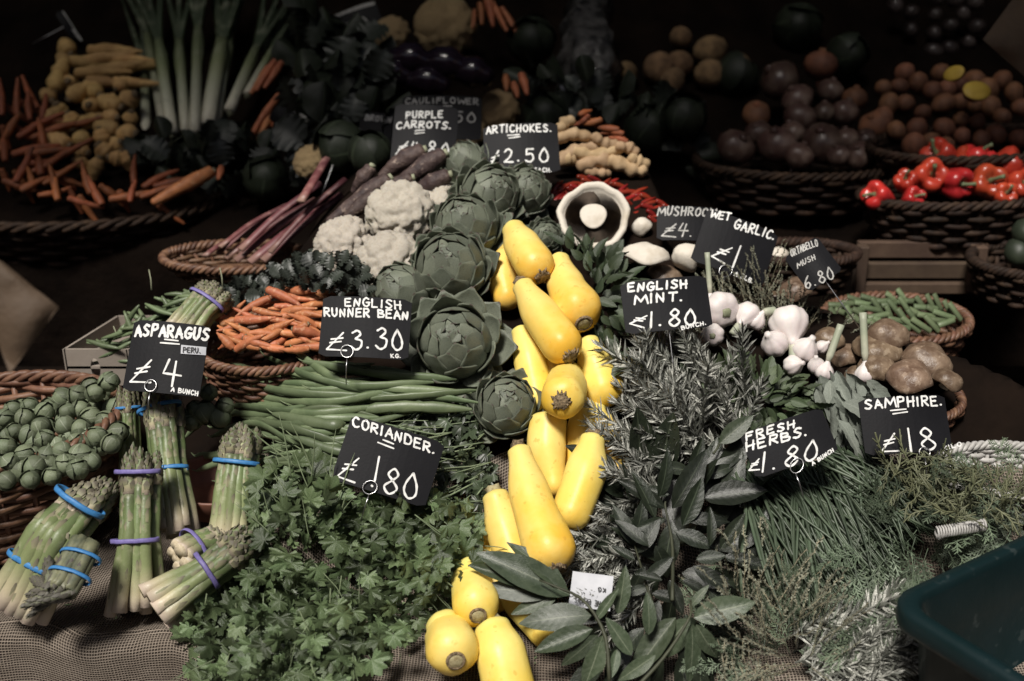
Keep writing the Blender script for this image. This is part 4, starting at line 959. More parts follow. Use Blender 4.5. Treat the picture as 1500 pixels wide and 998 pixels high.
# ------------------------------------------------------------------ sprouts and their basket
bc = P(62, 690, 1.50); bc.z = .86
basket('wide brown wicker basket holding the Brussels sprouts', (-.77, 1.40, .900), .235, .155, .15, stakes=30, rows=14, rimr=.0058, tilt=(.05, -.11), grp='brown wicker baskets')
rg = random.Random(5)
pts = darts([(-130, 610), (30, 590), (70, 588), (110, 572), (150, 558), (178, 575), (178, 650), (150, 672), (110, 690), (70, 704), (-130, 716)], 19, 6)
for i, (x, y) in enumerate(pts):
    d = tab([(555, 1.63), (600, 1.56), (650, 1.48), (710, 1.38)], y) + rg.uniform(-.01, .01)
    sprout(P(x, y, d), rg.uniform(.0102, .0132), rg, 'green Brussels sprout heaped in the brown wicker basket at the left')
pts = darts([(-130, 615), (150, 580), (178, 600), (178, 640), (80, 690), (-130, 705)], 20, 7)
for i, (x, y) in enumerate(pts):
    d = tab([(555, 1.63), (600, 1.56), (650, 1.48), (710, 1.38)], y) + .024
    sprout(P(x, y, d), .013, rg, 'green Brussels sprout heaped in the brown wicker basket at the left')
for x, y, r in [(300, 605, 16), (322, 612, 15), (282, 618, 13), (306, 575, 12), (286, 600, 12), (268, 612, 12), (330, 595, 12), (160, 560, 14), (140, 575, 14)]:
    sprout(P(x, y, 1.55), r * 1.5 / FP, rg, 'loose Brussels sprout lying between the asparagus and the runner beans' if x > 200 else 'loose Brussels sprout on top of the heap against the cardboard box', grp='stray Brussels sprouts by the asparagus' if x > 200 else 'sprouts on top of the heap')
# bean tray behind the asparagus
t = thing('bean_tray', 'reddish brown shallow tray under the runner beans, rim showing by the asparagus', 'tray', P(330, 740, 1.50))
mb = MB(); q = P(322, 700, 1.56); prof = [(.10, -.05, 0), (.135, -.045, 0), (.168, -.004, 0), (.175, .002, 0), (.178, -.004, 0), (.145, -.055, 0), (.10, -.06, 0)]
lathe(mb, prof, 44, fr(q, (0, -.1, 1), (1, 0, 0), (.42, .35, .7))); part('tray_body', mb, m_terra, t)

# ------------------------------------------------------------------ runner beans
rg = random.Random(11)
def bean(a, m, b, r, lift, k=0, hook=True):
    pa, pm, pb = S(*a, lift), S(*m, lift + .004), S(*b, lift); sc = dep(pm) / FP; mb = MB(); n = 14; dr = (pb - pm).normalized(); d0 = (pa - pm).normalized()
    if (pa - pb).length > .45: pb = P(*b, dep(pm)); pa = P(*a, dep(pm))
    path = crv([pa, pm, pb], n); rr = [r * sc * w * (1 + .10 * math.sin(i * 1.7 + k)) for i, w in enumerate([.3, .75, .95, 1, 1, 1, 1, 1, 1, 1, .95, .85, .6, .25])]
    root = thing('runner_bean', 'long green runner bean in the heap behind the coriander', 'runner bean', pa, 'runner beans')
    tube(mb, path, rr, 8, sq=.5, up=Vc(rg.uniform(-.3, .3), 1, rg.uniform(-.3, .8)), rnd=(.8, .8)); part('pod', mb, m_bean, root)
    mb = MB(); tube(mb, [path[0], path[0] + d0 * .006 + U_ * .002, path[0] + d0 * .012 + U_ * .005], [.0013, .0009, .0006], 4); part('tail', mb, m_hstem, root)
    return root
BE = [((388, 522), (470, 556), (620, 590), 7), ((432, 515), (500, 560), (570, 574), 8), ((445, 530), (560, 548), (668, 556), 9), ((342, 558), (430, 575), (560, 582), 8), ((352, 577), (470, 590), (600, 568), 8), ((345, 592), (450, 606), (560, 595), 8),
      ((320, 590), (400, 600), (520, 610), 7), ((400, 606), (480, 622), (505, 620), 10), ((310, 640), (372, 620), (430, 650), 7), ((355, 612), (430, 628), (500, 650), 8), ((420, 545), (540, 566), (690, 575), 8), ((430, 640), (500, 662), (560, 664), 8),
      ((285, 668), (330, 666), (385, 655), 7), ((288, 690), (340, 672), (390, 668), 6), ((272, 640), (300, 615), (360, 605), 6), ((380, 560), (520, 566), (640, 560), 8), ((455, 570), (580, 574), (700, 590), 8), ((530, 600), (600, 596), (690, 600), 10),
      ((540, 585), (620, 580), (700, 572), 9), ((320, 705), (350, 690), (400, 668), 5)]
for k, (a, m, b, r) in enumerate(BE): bean(a, m, b, r * .85, .075 + .002 * (k % 4), k)
for k in range(70):
    y = rg.uniform(535, 690); x0 = rg.uniform(300, 430) if y < 640 else rg.uniform(380, 450); x1 = x0 + rg.uniform(130, 230)
    bean((x0, y + rg.uniform(-12, 8)), ((x0 + x1) / 2, y + rg.uniform(-14, 16)), (min(x1, 700), y + rg.uniform(-16, 18)), rg.uniform(4.5, 7), rg.uniform(.04, .075), k)

# ------------------------------------------------------------------ small carrots in their basket
basket('dark brown wicker basket heaped with small orange carrots', P(392, 503, 1.64), .10, .085, .085, stakes=26, rows=11, rimr=.0045, tilt=(.12, .0), grp='brown wicker baskets')
rg = random.Random(9)
pts = darts([(312, 490), (322, 460), (350, 455), (380, 440), (400, 430), (430, 425), (452, 424), (476, 430), (480, 512), (440, 514), (400, 515), (350, 505), (318, 500)], 12.5, 13)
for i, (x, y) in enumerate(pts):
    a = rg.choice([rg.uniform(-.5, .6), rg.uniform(2.6, 3.7), rg.uniform(-.2, .9)]); L = rg.uniform(34, 60); d = 1.64 - tab([(420, -.05), (510, .06)], y) + rg.uniform(-.012, .012)
    x0, y0 = x - math.cos(a) * L / 2, y + math.sin(a) * L / 2; x1, y1 = x + math.cos(a) * L / 2, y - math.sin(a) * L / 2
    x0 = max(315, x0); x1 = max(318, x1); y0 = min(y0, 512); y1 = min(y1, 512)
    root_veg('small_carrot', 'small orange carrot in the heap left of the runner bean sign', 'carrot', 'small orange carrots in the basket', (x0, y0), (x1, y1), rg.uniform(5.2, 8.2), 1.6, m_carr, (0, rg.uniform(-.02, .02)), .04, i, m_scar, 9, d=d)

# thin green okra-like stalks in the grey box
t = thing('cardboard_box', 'grey cardboard produce box with an oval hand hole behind the sprouts', 'box', P(140, 575, 1.72))
o = P(93, 512, 1.68); e1 = P(186, 512, 1.68) - o; dn = -Vector((0, 0, 1)) * (58 * 1.68 / FP) - Vector((0, 0, 0)); bk = Vector((0, .14, 0)) + R_ * .035
mb = MB(); N_ = 24; hc = Vector((.46, .52)); outer = []; fs = []; vs = []
for side in (0, 1):
    off = Vector((0, 0, 0)) if side == 0 else Vector((0, .004, 0))
    for k in range(N_):
        a = 6.2832 * k / N_; c, s_ = math.cos(a), math.sin(a); m_ = max(abs(c), abs(s_)); vs.append(o + e1 * (.5 + .5 * c / m_) + dn * (.5 + .5 * s_ / m_) + off)
    for k in range(N_):
        a = 6.2832 * k / N_; vs.append(o + e1 * (hc.x + .075 * math.cos(a)) + dn * (hc.y + .27 * math.sin(a)) + off)
for k in range(N_):
    k2 = (k + 1) % N_; fs += [(k, k2, N_ + k2, N_ + k), (2 * N_ + k, 3 * N_ + k, 3 * N_ + k2, 2 * N_ + k2), (N_ + k, N_ + k2, 3 * N_ + k2, 3 * N_ + k), (k, 2 * N_ + k, 2 * N_ + k2, k2)]
mb.add(vs, fs); part('front_panel', mb, m_card, t, False)
for a, b in ((o, bk), (o + e1, bk)):
    mb = MB(); box(mb, a + b / 2 + dn / 2, Vector((.002, 0, 0)), b / 2, dn / 2); part('side_panel', mb, m_card, t, False)
mb = MB(); box(mb, o + e1 / 2 + bk + dn / 2, e1 / 2, Vector((0, .002, 0)), dn / 2); part('back_panel', mb, m_card, t, False)
mb = MB(); box(mb, o + e1 / 2 + bk / 2 + dn * .5, e1 / 2, bk / 2, Vector((0, 0, .002))); part('bottom_panel', mb, m_card, t, False)
rg = random.Random(31); vw = []
for k in range(75):
    x = rg.uniform(150, 300); y = tab([(150, 505), (200, 465), (260, 440), (300, 425)], x) + rg.uniform(-4, 42); a = rg.uniform(-.5, .6) if k % 3 else rg.uniform(-1.2, 1.2); L = rg.uniform(30, 62)
    dz = 1.70 + rg.uniform(-.02, .03); pa = P(x - math.cos(a) * L / 2, y + math.sin(a) * L / 2, dz); pb = P(x + math.cos(a) * L / 2, y - math.sin(a) * L / 2, dz + rg.uniform(-.02, .02)); mb = MB()
    tube(mb, crv([pa, pa.lerp(pb, .5) + Vc(0, 1, 0) * rg.uniform(-.004, .006), pb], 7), [.0015, .0032, .004, .0042, .004, .003, .0015], 6)
    solo('thin_green_bean', mb, m_bean, 'thin green bean lying in and above the grey cardboard box', 'green bean', pa, 'thin green beans around the cardboard box')
for k, (x, y, y2) in enumerate([(222, 395, 425), (326, 392, 420), (170, 478, 492)]):
    mb = MB(); pa = P(x, y2, 1.72); pb = P(x - 4, y, 1.72); tube(mb, [pa, pa.lerp(pb, .5) + R_ * .001, pb], [.0012, .001, .0008], 5)
    solo('dry_stalk', mb, m_stalk, ['thin dry stalk standing up against the brown cloth', 'thin dry stalk standing behind the purple banded asparagus', 'thin pale stalk leaning over the grey box'][k], 'stalk', pa)

# ------------------------------------------------------------------ leafy heaps: leaves are parts of bunches
def bunch(name, label, cat, poly, gap, meshes, size, lift, flow, seed, pn='leaf', grp='bunches of herbs', wid=1.0, tilt=.5, under=None, stems=None, d=None, spread=.5, maxn=300, flat=.6, lj=.02, lump=0):
    """leaves of the given pixel length scattered over the polygon; flow(x,y) gives the direction (image angle, degrees, 0 right 90 up);
    those past 300 are joined as one 'stuff' part"""
    rg = random.Random(seed); pts = darts(poly, gap, seed); cx = sum(p[0] for p in poly) / len(poly); cy = sum(p[1] for p in poly) / len(poly)
    o = P(cx, cy, d) if d else S(cx, cy, lift); root = thing(name, label, cat, o, grp); items = []
    for x, y in pts:
        items.append((x, y, lift + rg.uniform(-lj, lj) + lump * noise.noise(Vector((x / 45, y / 38, seed))), 1))
    if under:
        for x, y in darts(poly, under, seed + 1): items.append((x, y, lift - lj * 2.5, 0))
    rg.shuffle(items); items.sort(key=lambda q: -q[3]); big = []
    for k, (x, y, lf, top) in enumerate(items):
        a = math.radians(flow(x, y) + rg.gauss(0, 1) * 57 * spread * .6); L = rg.uniform(*size); p = P(x, y, d + rg.uniform(-lj, lj)) if d else S(x, y, lf); sc = dep(p) / FP
        q = p + Vc(math.cos(a), math.sin(a), rg.uniform(-.3, .5)) * L * sc; nr = jit(rg, Vc(0, flat, 1), tilt)
        me = rg.choice(meshes); M = lay(p, q, nr, wid * rg.uniform(.85, 1.15), o)
        if k < maxn: ob(pn, me, root, M)
        else: big.append((me, M))
    if big:
        cache = {}; V = []; Fc = []; UV = []; T = []; n0 = 0
        for me, M in big:
            if me.name not in cache:
                n = len(me.vertices); co = np.empty(n * 3, dtype=np.float32); me.vertices.foreach_get('co', co); ls = np.empty(len(me.loops), dtype=np.int32); me.loops.foreach_get('vertex_index', ls)
                tot = np.empty(len(me.polygons), dtype=np.int32); me.polygons.foreach_get('loop_total', tot); tt = np.empty(n, dtype=np.float32); me.attributes['t'].data.foreach_get('value', tt)
                uv = None
                if me.uv_layers: uv = np.empty(len(me.loops) * 2, dtype=np.float32); me.uv_layers[0].data.foreach_get('uv', uv)
                cache[me.name] = (np.concatenate([co.reshape(-1, 3), np.ones((n, 1), np.float32)], 1), ls, tot, tt, uv)
            co, ls, tot, tt, uv = cache[me.name]; V.append((co @ np.array(M, dtype=np.float32).T)[:, :3]); Fc.append((ls + n0, tot)); T.append(tt); n0 += len(co)
            if uv is not None: UV.append(uv)
        nm = bpy.data.meshes.new('foliage'); V = np.concatenate(V); LS = np.concatenate([f[0] for f in Fc]); TT = np.concatenate([f[1] for f in Fc])
        nm.vertices.add(len(V)); nm.vertices.foreach_set('co', V.ravel()); nm.loops.add(len(LS)); nm.loops.foreach_set('vertex_index', LS); nm.polygons.add(len(TT))
        st = np.zeros(len(TT), dtype=np.int32); st[1:] = np.cumsum(TT)[:-1]; nm.polygons.foreach_set('loop_start', st)
        nm.polygons.foreach_set('loop_total', TT) if False else None
        nm.update(calc_edges=True); nm.materials.append(big[0][0].materials[0]); at = nm.attributes.new('t', 'FLOAT', 'POINT'); at.data.foreach_set('value', np.concatenate(T))
        if UV: ul = nm.uv_layers.new(name='UVMap'); ul.data.foreach_set('uv', np.concatenate(UV))
        nm.polygons.foreach_set('use_smooth', [True] * len(TT)); nm.validate(); fo = ob('small_leaves', nm, root); fo['kind'] = 'stuff'
    if stems:
        for k in range(stems[0]):
            x, y = rg.choice(pts); a = math.radians(flow(x, y) + rg.uniform(-35, 35)); L = rg.uniform(*stems[1]); p = S(x, y, lift + lj * .6) if not d else P(x, y, d); sc = dep(p) / FP
            q = p + Vc(math.cos(a), math.sin(a), rg.uniform(-.15, .2)) * L * sc; ob('stem', rg.choice(hstem_m), root, lay(p, q, Vc(0, 0, 1), 1, o))
    return root
def swirl(cx, cy, k=1, off=0): return lambda x, y: math.degrees(math.atan2(cy - y, (x - cx) * k)) + off
# coriander: four overlapping bunches
B = bunch
gc = 'bunches of coriander'
B('coriander_bunch', 'coriander bunch at the lower left, spilling over the burlap edge', 'coriander', [(275, 900), (300, 860), (330, 830), (370, 800), (420, 800), (470, 830), (500, 880), (505, 998), (300, 1010), (280, 950)], 12, cori_m, (17, 34), .075, lambda x, y: -110 + (x - 380) * .25, 1, grp=gc, under=12, stems=(26, (50, 110)), tilt=1.15, wid=1.1, lj=.022, lump=.075)
B('coriander_bunch', 'coriander bunch in the middle, under the coriander sign', 'coriander', [(470, 740), (540, 715), (620, 720), (680, 735), (695, 790), (690, 840), (640, 850), (560, 800), (480, 790)], 12, cori_m, (17, 34), .085, lambda x, y: -60 + (x - 580) * .3, 2, grp=gc, under=12, stems=(18, (40, 90)), tilt=1.15, wid=1.1, lj=.022, lump=.075)
B('coriander_bunch', 'coriander bunch beside the standing asparagus, tall at the left', 'coriander', [(385, 700), (420, 680), (470, 690), (500, 720), (490, 790), (440, 810), (390, 800), (375, 750)], 14.5, cori_m, (17, 34), .09, lambda x, y: 110 + (x - 430) * -.5, 3, grp=gc, under=12, stems=(22, (40, 100)), tilt=1.15, wid=1.1, lj=.022, lump=.075)
B('coriander_bunch', 'shaded coriander bunch at the lower right, left of the courgettes', 'coriander', [(490, 800), (560, 800), (640, 845), (655, 880), (620, 905), (600, 930), (560, 960), (500, 990), (490, 900)], 13, cori_m, (17, 33), .055, lambda x, y: -90 + (x - 560) * .3, 4, grp=gc, under=14, stems=(18, (40, 90)), tilt=1.15, wid=1.1, lj=.022, lump=.075)
B('parsley_bunch', 'root end of the tangled green bunch between beans and lowest artichoke', 'herbs', [(590, 600), (640, 570), (690, 580), (712, 640), (738, 690), (725, 730), (690, 745), (650, 720), (640, 650), (600, 640)], 12, cordk_m, (14, 28), .05, lambda x, y: 200, 6, under=17, stems=(60, (50, 120)), tilt=.8, grp='bunches of herbs')
rg = random.Random(77)
for k in range(3):
    pa = S((560, 620, 655)[k], (650, 590, 668)[k], .10)
# mint
B('mint_bunch', 'dark mint bunch between the top courgettes and the flat mushrooms', 'mint', [(812, 352), (848, 362), (885, 372), (905, 385), (925, 420), (905, 470), (880, 500), (868, 470), (872, 420), (845, 375)], 8.5, mint_m, (20, 36), .075, swirl(870, 440, 1), 12, under=12, tilt=1.0, wid=.9)
B('mint_bunch', 'dark mint bunch directly under the English mint sign', 'mint', [(872, 508), (905, 505), (960, 515), (1020, 512), (1045, 525), (1010, 545), (940, 535), (880, 525)], 9, mint_m, (20, 36), .06, swirl(970, 480, 1), 13, under=12, tilt=1.0, wid=.9)
B('mint_bunch', 'bright green mint bunch above the fresh herbs sign', 'mint', [(1050, 550), (1090, 535), (1140, 552), (1175, 572), (1206, 590), (1195, 612), (1150, 625), (1105, 620), (1070, 595), (1045, 570)], 8.5, mintg_m, (20, 38), .07, swirl(1110, 590, 1), 14, under=10, tilt=1.0, wid=.9)
# kale, sage, white veined leaves
B('kale_bunch', 'dark curly kale behind the small carrots, under the left cauliflower', 'kale', [(380, 415), (420, 395), (460, 382), (500, 385), (535, 398), (540, 425), (500, 436), (440, 425), (400, 435), (375, 440)], 8, kale_m, (15, 26), .085, swirl(470, 470, 1), 15, under=14, tilt=1.0, grp='bunches of leaves')
B('kale_bunch', 'dark curly kale left of the carrots, behind the purple banded asparagus', 'kale', [(325, 430), (350, 420), (385, 410), (390, 440), (350, 452), (318, 455)], 8.5, kale_m, (14, 24), .09, swirl(350, 470, 1), 16, under=14, tilt=1.0, grp='bunches of leaves', d=1.74)
B('sage_bunch', 'pale grey sage bunch hanging left of the samphire sign', 'sage', [(1195, 545), (1240, 540), (1280, 560), (1275, 585), (1258, 600), (1262, 650), (1240, 655), (1225, 610), (1195, 580)], 10, sage_m, (40, 66), .075, lambda x, y: -70 + (x - 1235) * .3, 17, under=14, tilt=.7)
# rosemary
gr = 'rosemary bunches'
B('rosemary_bunch', 'upper rosemary bunch right of the courgettes, under the mint', 'rosemary', [(955, 560), (1000, 545), (1060, 560), (1100, 600), (1095, 650), (1020, 655), (975, 650), (950, 610)], 20, rose_m, (75, 115), .07, lambda x, y: 125 - (x - 980) * .15, 20, 'sprig', gr, spread=.6, under=24, tilt=.6)
B('rosemary_bunch', 'middle rosemary bunch whose sprigs cover the right courgettes', 'rosemary', [(955, 640), (1000, 625), (1060, 620), (1075, 660), (1010, 700), (965, 730), (940, 700), (945, 660)], 19, rose_m, (75, 110), .07, lambda x, y: 160 - (x - 960) * .1, 21, 'sprig', gr, spread=.6, under=24, tilt=.6)
B('rosemary_bunch', 'lower rosemary bunch beside the biggest courgette, tips to the left', 'rosemary', [(890, 745), (930, 720), (970, 740), (975, 800), (960, 880), (925, 900), (900, 850), (880, 800)], 19, rose_m, (70, 105), .065, lambda x, y: 195 + (y - 800) * .3, 22, 'sprig', gr, spread=.5, under=22, tilt=.6)
B('rosemary_bunch', 'grey rosemary bunch at the bottom, left of the green tub', 'rosemary', [(1150, 930), (1200, 905), (1250, 920), (1275, 945), (1280, 1010), (1160, 1010)], 19, rose_m, (80, 110), .05, lambda x, y: 20, 23, 'sprig', gr, spread=.4, under=22, tilt=.6, wid=1.5)
# chives
def chives(label, n, sa, sb, seed, lift):
    rg = random.Random(seed); o = S((sa[0] + sb[0]) / 2, (sa[1] + sb[1]) / 2, lift); root = thing('chive_bunch', label, 'chives', o, 'bunches of chives')
    for k in range(n):
        u = rg.random(); a0 = (sa[0] + rg.uniform(-sa[2], sa[2]), sa[1] + rg.uniform(-sa[3], sa[3])); w = rg.gauss(0, .45); b0 = (sb[0] + w * sb[2] + (a0[0] - sa[0]) * .3, sb[1] - w * sb[3] + rg.uniform(-25, 15))
        lf = lift + rg.uniform(-.03, .012); pa, pb = S(*a0, lf), S(*b0, lf - .005); ob('blade', rg.choice(chive_m), root, lay(pa, pb, Vc(rg.uniform(-1, 1), rg.uniform(-1, 1), .6), 1.0 * .17 / max(.05, (pb - pa).length), o))
chives('dark green chive bunch fanning down below the fresh herbs sign', 200, (1125, 690, 60, 24), (1235, 880, 85, 45), 1, .075)
chives('dark green chive bunch running down from the sage to the dill', 140, (1235, 670, 40, 18), (1345, 790, 75, 45), 2, .08)
chives('loose chive bunch lying between the bay leaves and the dill', 130, (1180, 695, 50, 25), (1280, 840, 100, 50), 3, .085)
# dill, samphire, thyme
B('dill_bunch', 'feathery dill bunch in front of the white wicker handle', 'dill', [(1270, 780), (1310, 745), (1350, 740), (1400, 770), (1440, 830), (1410, 890), (1330, 905), (1260, 890), (1225, 870)], 17, dill_m, (75, 120), .09, swirl(1360, 760, 1), 30, 'frond', grp='bunches of dill', under=26, tilt=.8)
B('dill_bunch', 'feathery dill bunch at the right edge above the green tub', 'dill', [(1440, 715), (1510, 700), (1515, 765), (1470, 785), (1430, 775)], 17, dill_m, (70, 110), .09, lambda x, y: 200 + (y - 750), 31, 'frond', grp='bunches of dill', under=24, tilt=.8)
B('samphire_heap', 'heap of thin green samphire twigs in the white wicker basket', 'samphire', [(1290, 672), (1340, 664), (1395, 678), (1480, 716), (1505, 724), (1500, 750), (1440, 758), (1390, 765), (1340, 745), (1300, 705)], 8.5, samph_m, (28, 50), .13, lambda x, y: (x * 37 + y * 91) % 360, 33, 'twig', grp='heap of samphire', under=11, tilt=.5)
B('thyme_bunch', 'pale twiggy thyme bunch below the bay leaves', 'thyme', [(1050, 880), (1080, 850), (1120, 840), (1170, 850), (1180, 900), (1150, 940), (1100, 950), (1060, 930)], 13, thyme_m, (55, 90), .075, swirl(1110, 960, 1), 34, 'sprig', grp='bunches of thyme', under=16, tilt=.8)
B('thyme_bunch', 'brown stalked thyme bunch hanging at the bottom edge', 'thyme', [(1050, 930), (1120, 940), (1130, 1010), (1050, 1010)], 12, thyme_m, (70, 110), .06, lambda x, y: -85, 35, 'sprig', grp='bunches of thyme', under=16, spread=.25)
B('thyme_bunch', 'leafy thyme bunch between the bottom rosemary and the chives', 'thyme', [(1120, 900), (1190, 880), (1230, 900), (1220, 960), (1190, 1010), (1120, 1010)], 13, thyme_m, (50, 80), .07, swirl(1180, 970, 1), 36, 'sprig', grp='bunches of thyme', under=16, tilt=.8)
B('dill_bunch', 'dark feathery herb fronds between the thyme and the green tub', 'dill', [(1080, 840), (1240, 850), (1310, 890), (1290, 940), (1200, 960), (1080, 1000), (1050, 930)], 24, dill_m, (60, 90), .03, swirl(1180, 990, 1), 39, 'frond', grp='bunches of dill', under=26, tilt=.8)
B('rosemary_bunch', 'rosemary tips poking out in front of the green tub, bottom edge', 'rosemary', [(1230, 960), (1300, 950), (1310, 1010), (1200, 1010)], 19, rose_m, (60, 85), .05, lambda x, y: 30, 43, 'sprig', gr, spread=.5, under=24, tilt=.6)
rg = random.Random(404); mb = MB()
for k in range(60):
    x = rg.uniform(10, 300) if k % 3 else rg.uniform(560, 860); y = rg.uniform(885, 925) if x < 400 else rg.uniform(940, 990); q = S(x, y, .0015); a = rg.uniform(0, 6.28); L = rg.uniform(.002, .007); u = Vector((math.cos(a), math.sin(a), rg.uniform(-.1, .4))) * L; w = Vector((-math.sin(a), math.cos(a), 0)) * L * rg.uniform(.15, .4)
    mb.add([q - u, q + w, q + u, q - w], [(0, 1, 2, 3)])
solo('leaf_crumbs', mb, m_hstem, 'green crumbs and leaf scraps dropped on the burlap cover', 'scraps', S(150, 905, 0), kind='stuff')
# bay
def branch(label, stem, leaves, lift, rs=3.2, meshes=bay_m, grp='branches of bay'):
    W = [S(x, y, lift + (z if z else 0)) for x, y, z in stem]; root = thing('bay_branch', label, 'bay branch', W[0], grp); mb = MB(); n = 14
    tube(mb, crv(W, n), [rs * dep(W[0]) / FP * (1 - .6 * i / n) for i in range(n)], 6); part('stem', mb, m_baystem, root); rg = random.Random(len(label))
    for i, (x0, y0, x1, y1, w, tl) in enumerate(leaves):
        pa = S(x0, y0, lift + .005); pb = pa + Vc(x1 - x0, y0 - y1, 0) * math.hypot(x1 - x0, y1 - y0) * dep(pa) / FP + F_ * rg.uniform(-.012, .006) - F_ * .0
        ob('leaf', meshes[i % len(meshes)], root, lay(pa, pb, Vc(tl, .5 + rg.uniform(-.2, .2), 1), w, root.location))
    return root
branch('bay branch lying over the lower courgettes, tip pointing left', [(893, 998, 0), (886, 930, .01), (855, 880, .02), (815, 860, .03), (790, 850, .03)],
    [(835, 872, 700, 806, 1.0, 0), (830, 868, 752, 788, .9, .6), (815, 862, 686, 826, .7, -.7), (812, 870, 700, 858, .95, 0), (818, 872, 748, 898, 1.0, .1), (866, 902, 762, 905, 1.25, 0), (868, 922, 782, 956, 1.1, -.2), (876, 930, 822, 978, 1.0, .4),
     (880, 940, 856, 1010, 1.4, .3), (884, 930, 862, 985, 1.2, .2), (872, 910, 905, 860, .8, 0)], .085)
branch('bay branch at the bottom with broad pale leaves pointing up right', [(930, 1010, 0), (975, 960, .01), (1010, 905, .02), (1012, 880, .02)],
    [(1016, 905, 1106, 880, 1.35, 0), (1010, 906, 958, 972, 1.5, .2), (990, 905, 922, 992, 1.1, -.4), (1010, 890, 1036, 856, .9, 0), (960, 960, 905, 1000, 1.1, .1), (950, 930, 952, 870, 1.2, .3), (925, 960, 888, 905, 1.2, 0), (1013, 912, 1015, 1000, 1.1, .6), (905, 900, 918, 830, 1.1, .3), (1020, 915, 1052, 970, 1.3, -.5), (905, 950, 895, 990, 1.1, 0)], .085)
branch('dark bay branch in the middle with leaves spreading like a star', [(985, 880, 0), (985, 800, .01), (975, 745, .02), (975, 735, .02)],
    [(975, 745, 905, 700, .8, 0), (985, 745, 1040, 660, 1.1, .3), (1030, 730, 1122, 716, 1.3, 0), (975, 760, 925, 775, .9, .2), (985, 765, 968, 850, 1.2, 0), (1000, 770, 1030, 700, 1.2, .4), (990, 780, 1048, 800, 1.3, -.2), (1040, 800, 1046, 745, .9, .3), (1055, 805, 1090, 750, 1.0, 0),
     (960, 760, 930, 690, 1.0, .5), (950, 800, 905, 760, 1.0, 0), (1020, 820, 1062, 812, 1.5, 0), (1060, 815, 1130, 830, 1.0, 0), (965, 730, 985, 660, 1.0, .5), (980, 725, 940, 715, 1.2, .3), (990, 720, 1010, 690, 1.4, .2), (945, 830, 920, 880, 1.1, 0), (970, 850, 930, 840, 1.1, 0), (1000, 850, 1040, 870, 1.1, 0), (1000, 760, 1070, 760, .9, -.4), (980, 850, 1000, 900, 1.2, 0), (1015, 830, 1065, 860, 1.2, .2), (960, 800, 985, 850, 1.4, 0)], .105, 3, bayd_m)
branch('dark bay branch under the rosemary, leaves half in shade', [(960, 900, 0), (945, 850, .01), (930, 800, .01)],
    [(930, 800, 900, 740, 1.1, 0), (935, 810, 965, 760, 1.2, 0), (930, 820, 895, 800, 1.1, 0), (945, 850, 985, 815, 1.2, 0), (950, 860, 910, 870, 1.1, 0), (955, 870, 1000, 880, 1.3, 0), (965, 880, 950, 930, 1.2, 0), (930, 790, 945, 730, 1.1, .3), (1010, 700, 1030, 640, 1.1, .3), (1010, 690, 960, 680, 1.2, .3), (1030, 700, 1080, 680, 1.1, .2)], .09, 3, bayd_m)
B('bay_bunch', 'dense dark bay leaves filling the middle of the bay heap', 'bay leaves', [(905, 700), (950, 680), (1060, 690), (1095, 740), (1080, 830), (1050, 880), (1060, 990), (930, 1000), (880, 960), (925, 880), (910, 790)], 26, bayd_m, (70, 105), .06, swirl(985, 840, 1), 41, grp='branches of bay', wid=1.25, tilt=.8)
branch('single pale bay leaf standing up left of the fresh herbs sign', [(1045, 665, 0), (1052, 655, 0), (1055, 645, 0)], [(1054, 650, 1103, 608, 1.3, .2)], .11, 2)
# ------------------------------------------------------------------ garlic and mushrooms on the right
def garlic(label, px, py, r, axis, lift, stalk=None, seed=0, grp='wet garlic bulbs'):
    p = P(px, py, tab([(440, 1.64), (480, 1.62), (550, 1.57)], py)); sc = dep(p) / FP; R = r * sc; root = thing('garlic_bulb', label, 'garlic', p, grp); z = Vc(*axis); mb = MB()
    prof = [(.12, -.78, 0), (.55, -.80, 0), (.88, -.58, 0), (1.0, -.18, 0), (.93, .22, 0), (.68, .58, 0), (.38, .86, 0), (.25, 1.08, 0), (.22, 1.3, 0)]
    M0 = fr((0, 0, 0), z, jit(random.Random(seed), (1, 0, 0), 1), R)
    lathe(mb, prof, 42, M0 @ Matrix.Translation((0, 0, 0)), fn=lambda a, r_, zz: (r_ * (1 + .085 * (abs(math.cos(3.5 * a)) - .6) * (1 if zz < .9 else .2)), zz)); mb2 = MB(); mb2.__dict__ = mb.__dict__
    ob('bulb', mb.mesh('bulb', m_garl), root)
    mb = MB(); tube(mb, [M0 @ Vector((0, 0, -.80)), M0 @ Vector((0, 0, -.88))], [R * .28, R * .2], 9, lob=5, lobd=.2); ob('root_plate', mb.mesh('root_plate', m_stalk), root)
    if stalk:
        e = P(stalk[0], stalk[1], dep(p) + stalk[2]) - p; a = M0 @ Vector((0, 0, 1.2)); mb = MB(); rs = stalk[3] * sc
        tube(mb, crv([a * .9, a.lerp(e, .5), e], 7), [R * .24] + [rs] * 6, 9, t=(0, 1)); ob('stalk', mb.mesh('stalk', m_gst), root)
G = garlic
G('white garlic bulb with its clove ends outwards, under the wet garlic sign', 1055, 453, 27, (-.3, .3, -1), .075, seed=1)
G('white garlic bulb with a cut stalk crossing in front of it', 1094, 463, 20, (-.5, -.5, .5), .065, (1073, 490, -.02, 6), 2)
G('small white garlic bulb at the corner of the mint sign', 1044, 490, 17, (.2, .2, -1), .06, seed=3)
G('largest white garlic bulb with its stalk hanging straight down', 1156, 476, 29, (.05, -.8, .55), .095, (1162, 528, -.025, 7), 4)
G('white garlic bulb right below the largest one', 1180, 512, 19, (.3, .7, .5), .07, seed=5)
G('white garlic bulb left below the largest one', 1134, 503, 20, (-.5, .5, .6), .065, seed=6)
G('tiny garlic bulb beside the brown mushrooms', 1205, 508, 10, (.6, .5, .4), .075, seed=7)
